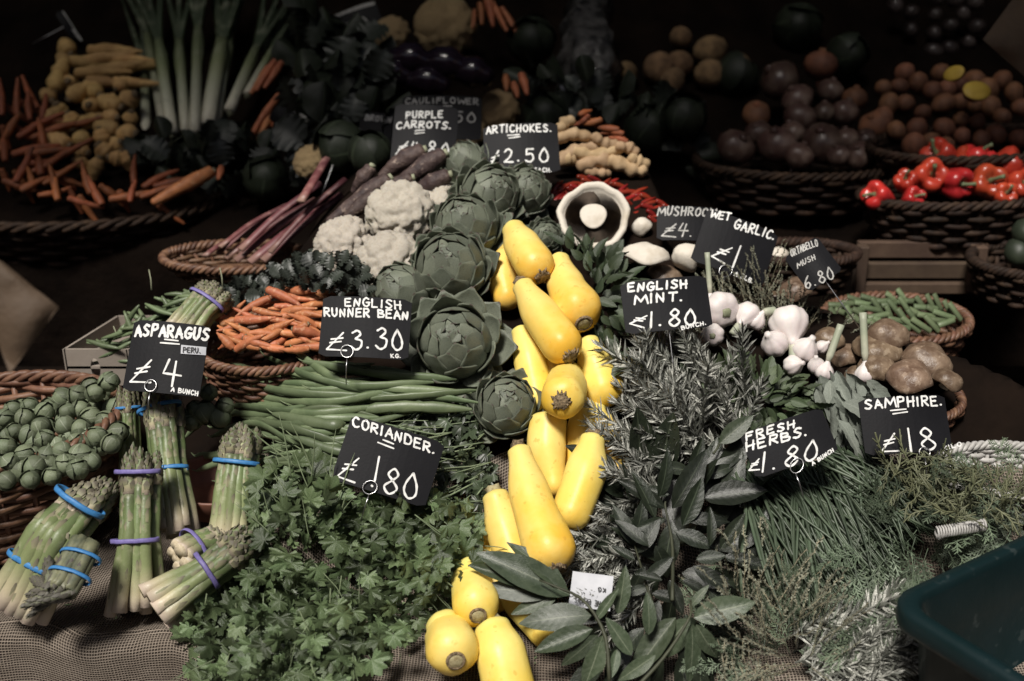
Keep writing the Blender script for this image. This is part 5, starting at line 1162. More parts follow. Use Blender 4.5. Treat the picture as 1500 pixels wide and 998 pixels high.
G('garlic bulb with a long stalk standing upright in front of the mushrooms', 1268, 548, 16, (-.05, 1, .1), .075, (1264, 458, .0, 5.5), 8)
G('garlic bulb whose stalk leans to the right beside the sage', 1208, 545, 14, (.3, 1, .1), .07, (1232, 476, .0, 5.5), 9)
G('garlic bulb behind, with a short stalk end', 1108, 470, 14, (.6, .8, .3), .05, (1135, 455, .0, 6), 10)
G('garlic bulb behind the cut sign corner with a thin upright stalk', 1040, 445, 13, (0, 1, 0), .05, (1036, 370, .0, 4), 11)
G('garlic bulb low down beside the bright mint', 1196, 535, 13, (-.2, .8, .6), .06, seed=12)
G('flat garlic bulb under the stalk beside the bright mint', 1163, 535, 15, (.6, .2, .9), .05, seed=13)
def mushroom(label, px, py, rx, ry, lift, tilt=(0, 1, .25), m=None, grp='brown portobello mushrooms', cat='mushroom', d=None, seed=0, name='brown_mushroom'):
    d = d or tab([(425, 1.78), (470, 1.70), (555, 1.57)], py) - (.0 if px < 1260 else .02) + (seed % 3) * .018 - .018; rx *= .95; ry *= .84; p = P(px, py, d); sc = dep(p) / FP; R = rx * sc; H = ry * sc; root = thing(name, label, cat, p, grp); z = Vc(*tilt); M0 = fr((0, 0, 0), z, (1, 0, 0)); mb = MB(); rg = random.Random(seed)
    w1, w2 = rg.uniform(0, 6), rg.uniform(0, 6)
    lathe(mb, [(R * .02, H * .92, 0), (R * .35, H * .88, 0), (R * .65, H * .70, 0), (R * .86, H * .40, 0), (R * .93, H * .05, 0), (R * .99, -H * .16, 0), (R * .92, -H * .26, 0), (R * .84, -H * .2, 0), (R * .5, H * .1, 0), (R * .02, H * .15, 0)][::-1], 26, M0,
          fn=lambda a, r_, zz: (r_ * (1 + .06 * math.sin(2 * a + w1) + .03 * math.sin(5 * a + w2)), zz + r_ * .10 * math.sin(3 * a + w2)))
    ob('cap', mb.mesh('cap', m or m_mush), root); mb = MB()
    tube(mb, [M0 @ Vector((0, 0, H * .1)), M0 @ Vector((0, 0, -H * .4)), M0 @ Vector((0, 0, -H * .7))], [R * .3, R * .27, R * .34], 12); ob('stem', mb.mesh('stem', m_white), root)
U = mushroom
U('brown mushroom highest up, behind the largest garlic bulb', 1163, 428, 28, 24, .10, (-.5, 1, .5), seed=1)
U('brown mushroom leaning behind the largest garlic bulb', 1200, 476, 30, 28, .08, (.3, 1, .8), seed=2)
U('smooth brown mushroom behind the upright garlic stalk, near the bean basket', 1300, 492, 33, 30, .09, (.1, 1, .5), seed=3)
U('flat brown mushroom lying between two others, by the upright stalk', 1286, 511, 38, 20, .085, (.1, 1, .5), seed=4)
U('largest brown mushroom at the right side of the heap', 1357, 532, 41, 36, .09, (.2, 1, .7), seed=5)
U('wrinkled brown mushroom in front, just above the samphire sign', 1332, 552, 38, 26, .095, (-.1, 1, .6), seed=6)
U('brown mushroom at the foot of the upright garlic stalk', 1284, 540, 28, 24, .08, (-.1, 1, .8), seed=7)
U('small brown mushroom behind the leaning garlic stalk', 1235, 522, 26, 20, .07, (-.2, 1, .6), seed=8)
U('brown mushroom between garlic and leaning sign, in the shade', 1135, 442, 18, 22, .06, (-.6, .5, .8), seed=9)
U('brown mushroom at the right end, low on the basket rim', 1388, 558, 24, 20, .08, (.4, 1, .5), seed=10)
U('brown mushroom peeping out between the garlic and the front mushroom', 1256, 552, 22, 18, .08, (-.3, 1, .6), seed=11)
U('shaded brown mushroom behind the small garlic bulbs', 1215, 497, 24, 20, .08, (.1, 1, .6), seed=12)
B('thyme_bunch', 'dull herb stalks lying under the garlic bulbs', 'thyme', [(1030, 440), (1080, 430), (1150, 450), (1240, 500), (1250, 560), (1180, 560), (1100, 520), (1040, 510)], 11, thyme_m, (35, 60), .0, swirl(1140, 600), 38, 'sprig', grp='bunches of thyme', under=11, tilt=.8, d=1.68)
gw = 'large white flat mushrooms'
# open flat mushroom, gills outwards
p = P(869, 320, 1.80); sc = 1.80 / FP; root = thing('flat_mushroom', 'big open white mushroom with dark gills and round stem facing out', 'mushroom', p, gw); M0 = fr((0, 0, 0), Vc(-.05, .32, 1), (1, 0, 0), sc)
mb = MB(); lathe(mb, [(.5, -16, 0), (20, -15, 0), (38, -9, 0), (49, 0, 0), (53, 8, 0), (52, 13, 0), (47, 13.5, 0), (43, 9, 0), (41, 3, 0), (30, 2, 0), (.5, 2, 0)], 40, M0, fn=lambda a, r, z: (r * (1 + .03 * math.sin(5 * a) + .02 * math.sin(11 * a)), z + 3 * math.sin(2 * a) * (r / 50))); ob('cap', mb.mesh('cap', m_white), root)
mb = MB(); vs = []; fs = []
for k in range(90):
    a = k * 6.2832 / 90; c_, s_ = math.cos(a), math.sin(a); n_ = Vector((-s_, c_, 0)) * .35
    for q, z in ((16, 2.5), (16, 7), (40, 8.5), (42, 2.5)): vs.append(M0 @ (Vector((c_ * q, s_ * q, z))))
    fs.append((4 * k, 4 * k + 1, 4 * k + 2, 4 * k + 3))
mb.add(vs, fs); lathe(mb, [(14, 2.6, 0), (42, 2.6, 0), (42, 3.2, 0), (14, 3.2, 0)], 30, M0); g = ob('gills', mb.mesh('gills', m_gill), root); g['kind'] = 'stuff'
mb = MB(); lathe(mb, [(15, 2, 0), (16, 5, 0), (19, 8, 0), (19.5, 10, 0), (17, 10.6, 0), (12, 9.8, 0), (10, 10.8, 0), (5, 9.6, 0), (.5, 10.4, 0)], 26, M0, fn=lambda a, r, z: (r * (1 + .05 * math.sin(3 * a)), z)); ob('stem', mb.mesh('stem', m_white), root)
U('white mushroom lying on its side behind the English mint sign', 945, 374, 38, 22, .05, (.1, 1, .3), m_white, gw, d=1.72, seed=11, name='flat_mushroom')
U('curled white mushroom half hidden by the wet garlic sign', 1010, 378, 24, 34, .05, (-1, .3, .4), m_white, gw, d=1.74, seed=12, name='flat_mushroom')
U('small white mushroom piece left of the mushroom sign', 940, 333, 16, 18, .05, (-.5, .5, .6), m_white, gw, d=1.82, seed=13, name='flat_mushroom')
U('pale mushroom in the shade below the white one on its side', 975, 405, 30, 20, .05, (.2, .8, .2), m_mush, gw, d=1.74, seed=14, name='flat_mushroom')
U('white mushroom under the corner of the wet garlic sign', 1065, 408, 30, 16, .05, (.3, .8, .2), m_white, gw, d=1.76, seed=15, name='flat_mushroom')
basket('shallow wicker basket under the brown mushrooms at the right', P(1322, 580, 1.60), .080, .07, .05, m_wick, 22, 5, rimr=.004, grp='brown wicker baskets', tilt=(.1, 0))
basket('deep wicker basket with chopped green beans at the right', P(1312, 468, 1.86), .118, .075, .10, m_wick, 26, 9, rimr=.005, tilt=(.16, 0), grp='brown wicker baskets')
rg = random.Random(41)
for k, (x, y) in enumerate(darts([(1222, 440), (1300, 434), (1370, 442), (1400, 456), (1385, 474), (1330, 482), (1260, 480), (1220, 470)], 10, 3)):
    a = rg.uniform(-1.2, .4); L = rg.uniform(20, 34); pa = P(x - math.cos(a) * L / 2, y + math.sin(a) * L / 2, 1.85 - (y - 458) * .003); pb = P(x + math.cos(a) * L / 2, y - math.sin(a) * L / 2, 1.855 - (y - 458) * .003); mb = MB()
    tube(mb, [pa, pa.lerp(pb, .5), pb], [.0055] * 3, 7, sq=.6, rnd=(.2, .2)); solo('green_bean_piece', mb, m_bean, 'short flat green bean piece in the basket behind the brown mushrooms', 'green bean', pa, 'chopped green beans in the right basket')
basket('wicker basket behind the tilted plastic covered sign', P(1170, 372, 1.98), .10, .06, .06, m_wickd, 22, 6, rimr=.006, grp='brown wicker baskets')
for k, (x, y, r) in enumerate([(1140, 372, 12), (1150, 384, 10)]): U(['pale mushroom in the basket behind the tilted sign', 'smaller pale mushroom in the basket behind the tilted sign'][k], x, y, r + 6, r, .0, (0, 1, .3), m_white, 'pale mushrooms behind the tilted sign', d=1.96, seed=20 + k, name='flat_mushroom')
B('thyme_bunch', 'grey green herb tuft between the wet garlic sign and the mushrooms', 'thyme', [(1085, 400), (1130, 380), (1150, 400), (1120, 440), (1090, 440)], 10, thyme_m, (25, 45), .05, swirl(1115, 450), 37, 'sprig', grp='bunches of thyme', under=13, tilt=.8)

# red chillies, ginger and orange carrots behind the mushrooms
rg = random.Random(51)
for k, (x, y) in enumerate(darts([(812, 300), (815, 275), (860, 265), (920, 275), (985, 310), (990, 335), (930, 330), (915, 305), (870, 280), (830, 290)], 8, 4)):
    a = rg.uniform(-.9, .9); L = rg.uniform(18, 42); d = 1.90 - (y - 290) * .0012; pa = P(x - math.cos(a) * L / 2, y + math.sin(a) * L / 2, d); pb = P(x + math.cos(a) * L / 2, y - math.sin(a) * L / 2, d + .01); mb = MB()
    tube(mb, crv([pa, pa.lerp(pb, .5) + U_ * .004, pb], 6), [.004, .0048, .0045, .004, .0028, .001], 7, rnd=(.6, 0)); solo('red_chilli', mb, m_chil, 'thin dark red chilli scattered behind the open mushroom', 'chilli', pa, 'red chillies behind the mushrooms')
for k, (a, b, r) in enumerate([((815, 240), (870, 215), 11), ((850, 244), (905, 240), 12), ((895, 235), (940, 250), 12), ((842, 222), (905, 218), 10), ((815, 205), (860, 200), 10), ((870, 200), (900, 212), 9), ((925, 232), (945, 240), 10), ((820, 190), (836, 176), 9), ((905, 215), (930, 222), 9), ((828, 234), (840, 228), 11), ((860, 250), (890, 254), 8)]):
    root_veg('ginger_root', 'knobbly beige ginger root right of the artichokes sign', 'ginger', 'ginger roots beside the artichokes sign', a, b, r, r * .8, m_ging, (0, .01), .12, 60 + k, None, 10, .35, d=1.98, prof=[r * .8, r, r * .75, r * 1.1, r * .8, r * .9])
for k, (a, b, r) in enumerate([((850, 168), (866, 162), 5), ((880, 176), (845, 180), 6), ((905, 190), (872, 186), 6), ((912, 196), (880, 196), 6), ((918, 208), (885, 203), 6), ((925, 216), (900, 214), 5), ((862, 170), (842, 184), 5)]):
    root_veg('small_carrot', 'small orange carrot on top of the ginger roots', 'carrot', 'carrots on the ginger roots', a, b, r, 2, m_carrd, (0, .01), .08, 80 + k, None, 8, d=2.02)
for k, (x, y) in enumerate([(820, 258), (834, 262), (812, 252)]):
    mb = MB(); p = P(x, y, 1.92); lathe(mb, [(.3, -5, 0), (4, -3, 0), (5, 0, 0), (4, 3, 0), (.5, 5, 0)], 10, fr((0, 0, 0), Vc(0, 1, .2), None, 1.92 / FP)); solo('yellow_tomato', mb, m_potcut, 'tiny yellow tomato below the artichokes sign', 'tomato', p, 'tiny yellow tomatoes')

# ------------------------------------------------------------------ the dark tier behind, left
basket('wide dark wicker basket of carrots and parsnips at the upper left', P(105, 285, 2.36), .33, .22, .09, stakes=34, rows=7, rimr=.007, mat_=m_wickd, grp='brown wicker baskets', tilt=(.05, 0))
basket('shallow dark wicker basket holding the rhubarb', P(345, 378, 1.97), .125, .06, .03, m_wick, 24, 4, rimr=.005, grp='brown wicker baskets', tilt=(.1, 0))
rg = random.Random(61)
for k, (x, y) in enumerate(darts([(70, 150), (85, 110), (100, 75), (165, 70), (200, 100), (205, 180), (180, 240), (110, 240), (70, 200)], 17, 8)):
    d = tab([(70, 2.62), (240, 2.34)], y); side = y < 120 and x > 118
    a = rg.uniform(-.25, .2) if side else rg.uniform(0, 6.28); L = rg.uniform(60, 85) if side else rg.uniform(6, 26); r = rg.uniform(8, 11) if side else rg.uniform(11, 16)
    if side: x -= 20
    root_veg('parsnip', 'pale tan parsnip heaped crown outwards in the upper left basket', 'parsnip', 'parsnips in the upper left basket', (x, y), (x + math.cos(a) * L, y - math.sin(a) * L), r, 3 if side else r * .7, m_parsn, (0, .0 if side else .10), .02, k, m_scar if not side else None, 12, d=d)
for k, (x, y) in enumerate(darts([(0, 150), (40, 140), (65, 160), (70, 230), (100, 275), (230, 262), (225, 295), (150, 300), (60, 290), (0, 275)], 14.5, 9)):
    d = tab([(140, 2.5), (300, 2.2)], y); a = rg.choice([rg.uniform(.2, .8), rg.uniform(-1.4, -.4), rg.uniform(1.2, 1.9)]); L = rg.uniform(45, 90); r = rg.uniform(5, 7.5)
    root_veg('carrot', 'orange carrot in the shadowy basket at the upper left edge', 'carrot', 'carrots in the upper left basket', (x, y), (x + math.cos(a) * L, y - math.sin(a) * L * .6), r, 2.5, m_carrd, (0, .02), .04, k, None, 8, d=d)
root_veg('carrot', 'single long orange carrot lying alone on the dark cloth', 'carrot', None, (308, 252), (226, 296), 11, 6, m_carr, (0, -.05), .0, 5, m_stalk, 12, d=2.24)
root_veg('carrot', 'forked carrot end right of the single long carrot', 'carrot', None, (324, 246), (320, 262), 6, 3, m_carr, (0, -.02), .0, 6, None, 8, d=2.26)
for k, (a, b, r) in enumerate([((412, 92), (388, 128), 6), ((402, 90), (376, 132), 6), ((392, 98), (368, 136), 5), ((408, 140), (366, 202), 6), ((398, 165), (378, 205), 6), ((404, 180), (402, 188), 7)]):
    root_veg('carrot', 'orange carrot hanging in the bunch between the leeks and small sign', 'carrot', 'carrots right of the leeks', a, b, r, 3, m_carr, (0, -.02), .02, k, None, 8, d=2.42)
for k, (a, b, r) in enumerate([((712, -8), (722, 38), 7), ((722, 5), (742, 45), 5), ((735, 12), (766, 62), 5), ((703, 5), (706, 35), 5), ((695, 15), (693, 40), 4), ((741, 112), (742, 132), 6), ((752, 122), (758, 142), 6), ((764, 110), (772, 138), 7)]):
    root_veg('carrot', 'orange carrot sticking out beside the biggest back cauliflower' if k < 5 else 'short orange carrot above the cauliflower beside the artichokes sign', 'carrot', 'carrots at the top centre' if k < 5 else 'carrots above the back cauliflower', a, b, r, 3, m_carr, (0, -.02), .02, k + 20, None, 8, d=2.6 if k < 5 else 2.3)
LKS = [(252, 195, 232, 60, 9), (272, 195, 262, 60, 8), (242, 197, 215, 50, 7), (285, 195, 290, 40, 8), (303, 185, 325, 60, 12), (315, 180, 335, 50, 9), (336, 162, 375, 70, 8), (362, 138, 400, 70, 6), (214, 198, 212, 100, 7)]
LK = [q[0] for q in LKS]
for k, (x0, y0, x1, y1, r) in enumerate(LKS):
    nth = ['leftmost leek, short, beside the parsnips', 'second leek from the left', 'third leek from the left', 'fourth leek from the left', 'fifth leek from the left', 'sixth leek from the left', 'seventh leek from the left, the thickest', 'eighth leek from the left', 'ninth leek from the left, leaning right', 'rightmost leek, beside the orange carrots'][min(9, sorted(LK).index(x0))] + ', standing at the back'
    d = 2.46 + (k % 3) * .03; pa = P(x0, y0, d); pm = P((x0 + x1) / 2, (y0 + y1) / 2, d + .05); pb = P(x1, y1, d + .12); pe = P(x1 + (x1 - x0) * .9 + rg.uniform(-15, 15), y1 - 110, d + .25); sc = d / FP
    root = thing('leek', nth, 'leek', pa, 'leeks standing at the back left'); mb = MB()
    tube(mb, crv([pa, pm, pb], 9), rad([r * sc * 1.1, r * sc, r * sc * .95, r * sc * .8], 9), 10, t=(0, .6)); part('shaft', mb, m_leek, root)
    for j in (-1, 0, 1):
        mb = MB(); q = pe + R_ * j * .05; tube(mb, crv([pm, pb, q], 9), rad([r * sc * .9, r * sc * .9, r * sc * .7, r * sc * .2], 9), 6, sq=.25, up=R_, t=(.35, 1)); part('leaf', mb, m_leek, root)
    mb = MB()
    for j in range(9): tube(mb, [pa, pa + Vc(rg.uniform(-1, 1), -1, rg.uniform(-.5, .8)) * .014], [.0008, .0003], 3)
    part('roots', mb, m_stalk, root)
# aubergines and dark cabbages in the middle background
for k, (x, y, w, h) in enumerate([(600, 85, 36, 24), (650, 92, 40, 26), (690, 105, 34, 24), (625, 118, 38, 24), (575, 105, 30, 22)]):
    p = P(x, y, 2.38); mb = MB(); sc = 2.38 / FP; tube(mb, crv([p - R_ * w * sc * .6, p, p + R_ * w * sc * .6 - U_ * .01], 8), rad([h * sc * .6, h * sc * .9, h * sc, h * sc * .7], 8), 16, rnd=(.8, .8))
    root = thing('aubergine', ['glossy black aubergine at the left, above the small brown sign', 'glossy black aubergine in the middle under the top cauliflower', 'glossy black aubergine at the right of the dark heap', 'glossy black aubergine lowest in the dark heap', 'leftmost glossy black aubergine of the dark heap'][k], 'aubergine', p, 'aubergines in the dark centre'); part('skin', mb, m_aub, root)
    mb = MB(); q = p - R_ * w * sc * 1.05; tube(mb, [q - R_ * .02, q, q + R_ * .012], [.004, .008, .014], 8, lob=5, lobd=.2); part('calyx', mb, m_cab, root)
cabs = [(500, 215, 38, 2.12, 'dark round cabbage left of the purple carrots sign'), (545, 225, 32, 2.06, 'dark cabbage directly behind the purple carrots'), (470, 150, 42, 2.4, 'dark cabbage in the gloom right of the small carrots'), (530, 150, 36, 2.3, 'dark cabbage behind the small brown sign'), (480, 70, 42, 2.6, 'dark cabbage under the topmost small sign'), (1002, 172, 33, 2.3, 'dark green cabbage between ginger and beetroots'), (1242, 80, 30, 2.6, 'dark green cabbage above the beetroots at the right'), (420, 60, 40, 2.75, 'dark cabbage at the top between leeks and sign'), (950, 190, 34, 2.35, 'dark cabbage in the shade left of the beetroots'), (280, 235, 34, 2.35, 'dark cabbage below the leeks'), (340, 215, 34, 2.38, 'dark cabbage below the carrots right of the leeks'), (215, 225, 26, 2.38, 'small dark cabbage right of the parsnips'),
        (800, 170, 34, 2.35, 'dark cabbage behind the ginger roots'), (1080, 110, 30, 2.6, 'dark cabbage between celeriac and beetroots'), (390, 260, 32, 2.25, 'dark cabbage above the rhubarb'), (1170, 40, 34, 2.75, 'dark cabbage at the top right of the celeriac'), (780, 60, 34, 2.6, 'dark cabbage left of the plastic bag at the top')]
rg = random.Random(71)
for x, y, r, d, lb in cabs: sprout(P(x, y, d), r * d / FP, rg, lb, 'cabbage', 'dark cabbages in the background', cabc if 'cabc' in globals() else None, cabl_me, 'cabbage', 5) if False else None
mbc = MB(); lathe(mbc, [(.05, -1.0, 0), (.75, -.66, 0), (1, .0, 0), (.8, .6, 0), (.35, .93, 0), (.05, 1.0, 0)], 14); cab_core = mbc.mesh('heart', m_cab)
for x, y, r, d, lb in cabs: sprout(P(x, y, d), r * d / FP * .9, rg, lb, 'cabbage', 'dark cabbages in the background', cab_core, cabl_me, 'cabbage', 5)
gd = 'heaps of dark leaves at the back'
B('leaf_heap', 'dark loose leaves left of the purple carrots sign', 'greens', [(435, 100), (560, 100), (575, 200), (520, 250), (450, 260), (440, 200)], 20, cab_m + kale_m, (30, 60), .0, swirl(480, 300), 51, grp=gd, tilt=1.0, d=2.22)
B('leaf_heap', 'dark loose leaves under the leeks', 'greens', [(205, 205), (330, 200), (420, 215), (430, 270), (330, 290), (240, 280)], 20, cab_m + kale_m, (26, 50), .0, swirl(310, 330), 52, grp=gd, tilt=1.0, d=2.28)
B('leaf_heap', 'dark loose leaves behind the ginger and artichokes sign', 'greens', [(770, 100), (860, 120), (960, 150), (1030, 200), (1010, 260), (940, 200), (830, 170), (780, 170)], 19, cab_m + kale_m, (26, 48), .0, swirl(900, 300), 53, grp=gd, tilt=1.0, d=2.34)
B('leaf_heap', 'dark loose leaves at the top between cabbage and sign', 'greens', [(430, 0), (560, 60), (560, 110), (440, 110)], 22, cab_m + kale_m, (30, 55), .0, swirl(470, 160), 54, grp=gd, tilt=1.0, d=2.5)
# plastic bag
mb = MB(); p = P(862, 75, 2.55); tube(mb, crv([P(858, 130, 2.5), P(864, 85, 2.55), P(858, 40, 2.62), P(865, 5, 2.7)], 12), rad([.05, .062, .055, .045, .06], 12), 18, lob=6, lobd=.1, ns=.5, nsf=30); solo('plastic_bag', mb, m_bag, 'crumpled dark plastic bag of produce at the top centre', 'plastic bag', p)
mb = MB(); p = P(833, 131, 2.33); box(mb, p, (R_ - U_ * .25) * .017, U_ * .005, F_ * .0008); solo('paper_tag', mb, m_paper, 'small white paper tag under the plastic bag', 'tag', p)

# ------------------------------------------------------------------ the dark tier behind, right
def round_veg(name, label, cat, grp, x, y, r, m, d, seed, seg=18, tail=True, sq=.92):
    rg = random.Random(seed); p = P(x, y, d); R = r * d / FP; root = thing(name, label, cat, p, grp); z = jit(rg, Vc(rg.uniform(-.6, .6), .6, .4), .5); M0 = fr((0, 0, 0), z); mb = MB(); vs = []
    lathe(mb, [(.15, -1.02, 0), (.5, -.86, 0), (.85, -.5, 0), (1, 0, 0), (.86, .48, 0), (.5, .8, 0), (.2, .9, 0), (.05, .92, 0)], seg, fr((0, 0, 0), z, None, R), fn=lambda a, r_, zz: (r_ * (1 + .07 * math.sin(2 * a + seed) + .04 * math.sin(5 * a + 3 * zz + seed)), zz * sq)); ob('body', mb.mesh('body', m), root)
    if tail:
        mb = MB(); a = z * -R * .9; tube(mb, [a, a - z * R * .35, a - z * R * .8 + Vc(rg.uniform(-1, 1), 0, 0) * R * .3], [R * .16, R * .07, R * .02], 6); ob('root_tail', mb.mesh('root_tail', m), root); mb = MB(); tube(mb, [z * R * .75, z * R * 1.0], [R * .26, R * .2], 7, lob=4, lobd=.25); ob('crown', mb.mesh('crown', m), root)
for k, (x, y, r) in enumerate([(998, 55, 18), (1040, 74, 25), (1082, 98, 22), (1040, 108, 24), (965, 100, 26), (996, 93, 22), (918, 106, 18), (985, 118, 20)]):
    round_veg('celeriac', ['topmost knobbly celeriac at the back right of centre', 'large celeriac second from the top', 'rightmost celeriac of the back heap', 'celeriac in the front row, right of centre', 'celeriac at the left of the back heap', 'celeriac in the middle of the back heap', 'small leftmost celeriac, standing apart', 'celeriac lowest and darkest in the heap'][k], 'celeriac', 'celeriacs at the back', x, y, r, m_cel, tab([(50, 2.72), (120, 2.58)], y), k, 18, False)
BT = [(1108, 168, 22), (1142, 118, 30), (1168, 146, 24), (1172, 172, 24), (1202, 95, 24), (1216, 133, 20), (1252, 145, 20), (1208, 165, 18), (1238, 165, 22), (1282, 184, 24), (1078, 216, 28), (1138, 212, 30), (1204, 210, 32), (1258, 228, 22), (1240, 205, 20), (1110, 195, 20), (1170, 228, 22), (1228, 228, 18), (1160, 195, 20), (1268, 205, 18)]
BL_ = ['reddish', 'dark', 'shiny', 'dull']
for k, (x, y, r) in enumerate(BT):
    row = [q for q in BT if (q[1] < 150) == (y < 150) and (q[1] > 200) == (y > 200)]; n_ = sorted(q[0] for q in row).index(x)
    round_veg('beetroot', '%s beetroot from the left in the %s row of the dark basket' % (['first', 'second', 'third', 'fourth', 'fifth', 'sixth', 'seventh', 'eighth', 'ninth'][min(n_, 8)], 'top' if y < 150 else 'front' if y > 200 else 'middle'), 'beetroot', 'beetroots in the upper right basket', x, y, r, m_beet if k not in (0, 4, 6, 9) else m_pot, tab([(90, 2.52), (235, 2.24)], y), k + 30)
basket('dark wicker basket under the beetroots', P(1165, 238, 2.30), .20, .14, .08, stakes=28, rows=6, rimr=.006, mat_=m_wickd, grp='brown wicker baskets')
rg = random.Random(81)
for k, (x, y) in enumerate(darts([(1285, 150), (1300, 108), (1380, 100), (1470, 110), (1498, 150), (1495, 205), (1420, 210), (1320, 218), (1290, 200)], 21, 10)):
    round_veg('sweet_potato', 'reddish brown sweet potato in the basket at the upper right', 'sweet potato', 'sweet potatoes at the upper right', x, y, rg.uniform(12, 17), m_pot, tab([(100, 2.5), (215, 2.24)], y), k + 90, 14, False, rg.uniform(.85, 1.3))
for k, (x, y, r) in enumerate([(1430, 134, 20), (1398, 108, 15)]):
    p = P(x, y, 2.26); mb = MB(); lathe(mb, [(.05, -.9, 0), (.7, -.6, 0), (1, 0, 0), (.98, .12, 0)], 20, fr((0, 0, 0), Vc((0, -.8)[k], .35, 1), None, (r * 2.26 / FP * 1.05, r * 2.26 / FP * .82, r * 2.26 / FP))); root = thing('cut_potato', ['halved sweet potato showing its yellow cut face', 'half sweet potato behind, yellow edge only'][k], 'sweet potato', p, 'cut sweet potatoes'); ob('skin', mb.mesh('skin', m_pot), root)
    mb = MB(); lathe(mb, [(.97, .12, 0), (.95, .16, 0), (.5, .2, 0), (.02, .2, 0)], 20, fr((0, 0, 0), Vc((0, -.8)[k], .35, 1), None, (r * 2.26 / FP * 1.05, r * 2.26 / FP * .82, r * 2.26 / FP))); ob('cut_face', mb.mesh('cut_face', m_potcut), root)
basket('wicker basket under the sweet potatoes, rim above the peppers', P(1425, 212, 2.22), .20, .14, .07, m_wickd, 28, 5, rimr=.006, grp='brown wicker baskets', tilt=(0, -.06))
for k, (x, y) in enumerate(darts([(1310, 0), (1440, -5), (1440, 40), (1400, 90), (1330, 90), (1315, 50)], 24, 11)):
    round_veg('dark_plum', 'dusty dark plum in the gloom at the top right', 'plum', 'dark plums at the top right', x, y, rg.uniform(10, 14), m_plum, 2.75, k + 140, 14, False)
# red peppers
def pepper(label, x, y, r, ax, seed, d):
    p = P(x, y, d); R = r * d / FP; root = thing('red_pepper', label, 'pepper', p, 'red peppers in the right basket'); M0 = fr((0, 0, 0), Vc(*ax), jit(random.Random(seed), (1, 0, 0), 1), R); mb = MB()
    lathe(mb, [(.1, -1.5, 0), (.4, -1.42, 0), (.62, -1.1, 0), (.82, -.5, 0), (.95, .1, 0), (.98, .45, 0), (.85, .78, 0), (.6, .88, 0), (.38, .72, 0), (.2, .55, 0), (.05, .5, 0)], 32, M0, fn=lambda a, r_, z: (r_ * (1 + .26 * (abs(math.sin(2 * a + seed)) ** .7 - .6) * (1 if z > -1.2 else .4)), z + (.14 * abs(math.sin(2 * a + seed)) if .3 < z else 0))); ob('skin', mb.mesh('skin', m_pep), root)
    mb = MB(); a = M0 @ Vector((0, 0, .5)); b = M0 @ Vector((.1, .1, 1.0)); c = M0 @ Vector((.4, .3, 1.35)); tube(mb, crv([a, b, c], 6), [R * .3, R * .14, R * .12, R * .11, R * .12, R * .14], 8); ob('stem', mb.mesh('stem', m_pstem), root)
for k, (x, y, r, ax, lb) in enumerate([(1378, 232, 20, (-.6, .4, .5), 'red pepper highest at the left of the basket'), (1361, 258, 20, (0, 0, 1), 'red pepper facing out with its green stem, left of centre'), (1398, 268, 19, (.4, -.3, .9), 'red pepper with its stem pointing down right'), (1445, 268, 21, (0, .05, 1), 'red pepper facing out at the centre like a flower'), (1430, 240, 20, (.2, .8, .3), 'red pepper at the back with its stem upright'), (1475, 248, 22, (.6, .4, .5), 'red pepper at the back right'), (1492, 272, 18, (.3, .2, 1), 'red pepper at the right edge of the picture'), (1328, 268, 14, (-.4, .5, .7), 'small red pepper at the left end of the heap'), (1287, 289, 17, (-.6, .2, .5), 'red pepper lying alone at the far left of the basket'), (1337, 291, 13, (.2, .2, 1), 'small red pepper in front by the basket rim'), (1412, 238, 16, (.2, .3, .5), 'red pepper tucked between the back ones'), (1470, 285, 14, (.1, .1, 1), 'small red pepper low down near the right edge')]):
    pepper(lb, x, y, r * 1.22, ax, k, 2.12 - (y - 250) * .0012)
basket('wicker basket of red peppers at the right edge', P(1408, 284, 2.10), .185, .10, .08, m_wickd, 28, 6, rimr=.006, grp='brown wicker baskets', tilt=(0, -.05))
# wooden crate under the right baskets, bits at the right edge
t = thing('wooden_crate', 'brown wooden slatted crate standing below the red pepper basket', 'crate', P(1350, 420, 2.0))
def plank(nm, x0, y0, x1, y1, d, th=.008):
    a = P(x0, y0, d); b = P(x1, y1, d); mb = MB(); box(mb, (a + b) / 2, R_ * (abs((b - a).dot(R_)) / 2), Vector((0, 0, 1)) * abs(b.z - a.z) / 2, Vector((0, th, 0)), bev=.0015); part(nm, mb, m_plank, t, False)
plank('slat', 1256, 352, 1432, 378, 2.07); plank('slat', 1256, 383, 1432, 408, 2.07); plank('post', 1420, 356, 1440, 430, 2.05, .012); plank('post', 1253, 356, 1268, 430, 2.05, .012); plank('slat', 1256, 413, 1432, 430, 2.07)
basket('dark wicker basket cut off by the right edge', P(1510, 385, 1.98), .10, .09, .06, m_wickd, 24, 5, rimr=.006, grp='brown wicker baskets')
for k, (x, y, r) in enumerate([(1492, 370, 22), (1505, 340, 24)]): round_veg('green_pepper', ['dark green pepper cut off by the right edge', 'upper dark green pepper cut off by the right edge'][k], 'pepper', 'green peppers at the right edge', x, y, r, m_cab, 1.97, k + 300, 16, False)
mb = MB(); p = P(1400, 625, 1.62); lathe(mb, [(.002, -.045, 0), (.03, -.04, 0), (.038, 0, 0), (.03, .03, 0), (.002, .04, 0)], 20, fr((0, 0, 0), Vc(0, 1, .2))); solo('brown_potato', mb, m_mush, 'round brown potato in the shade under the mushroom basket', 'potato', p)
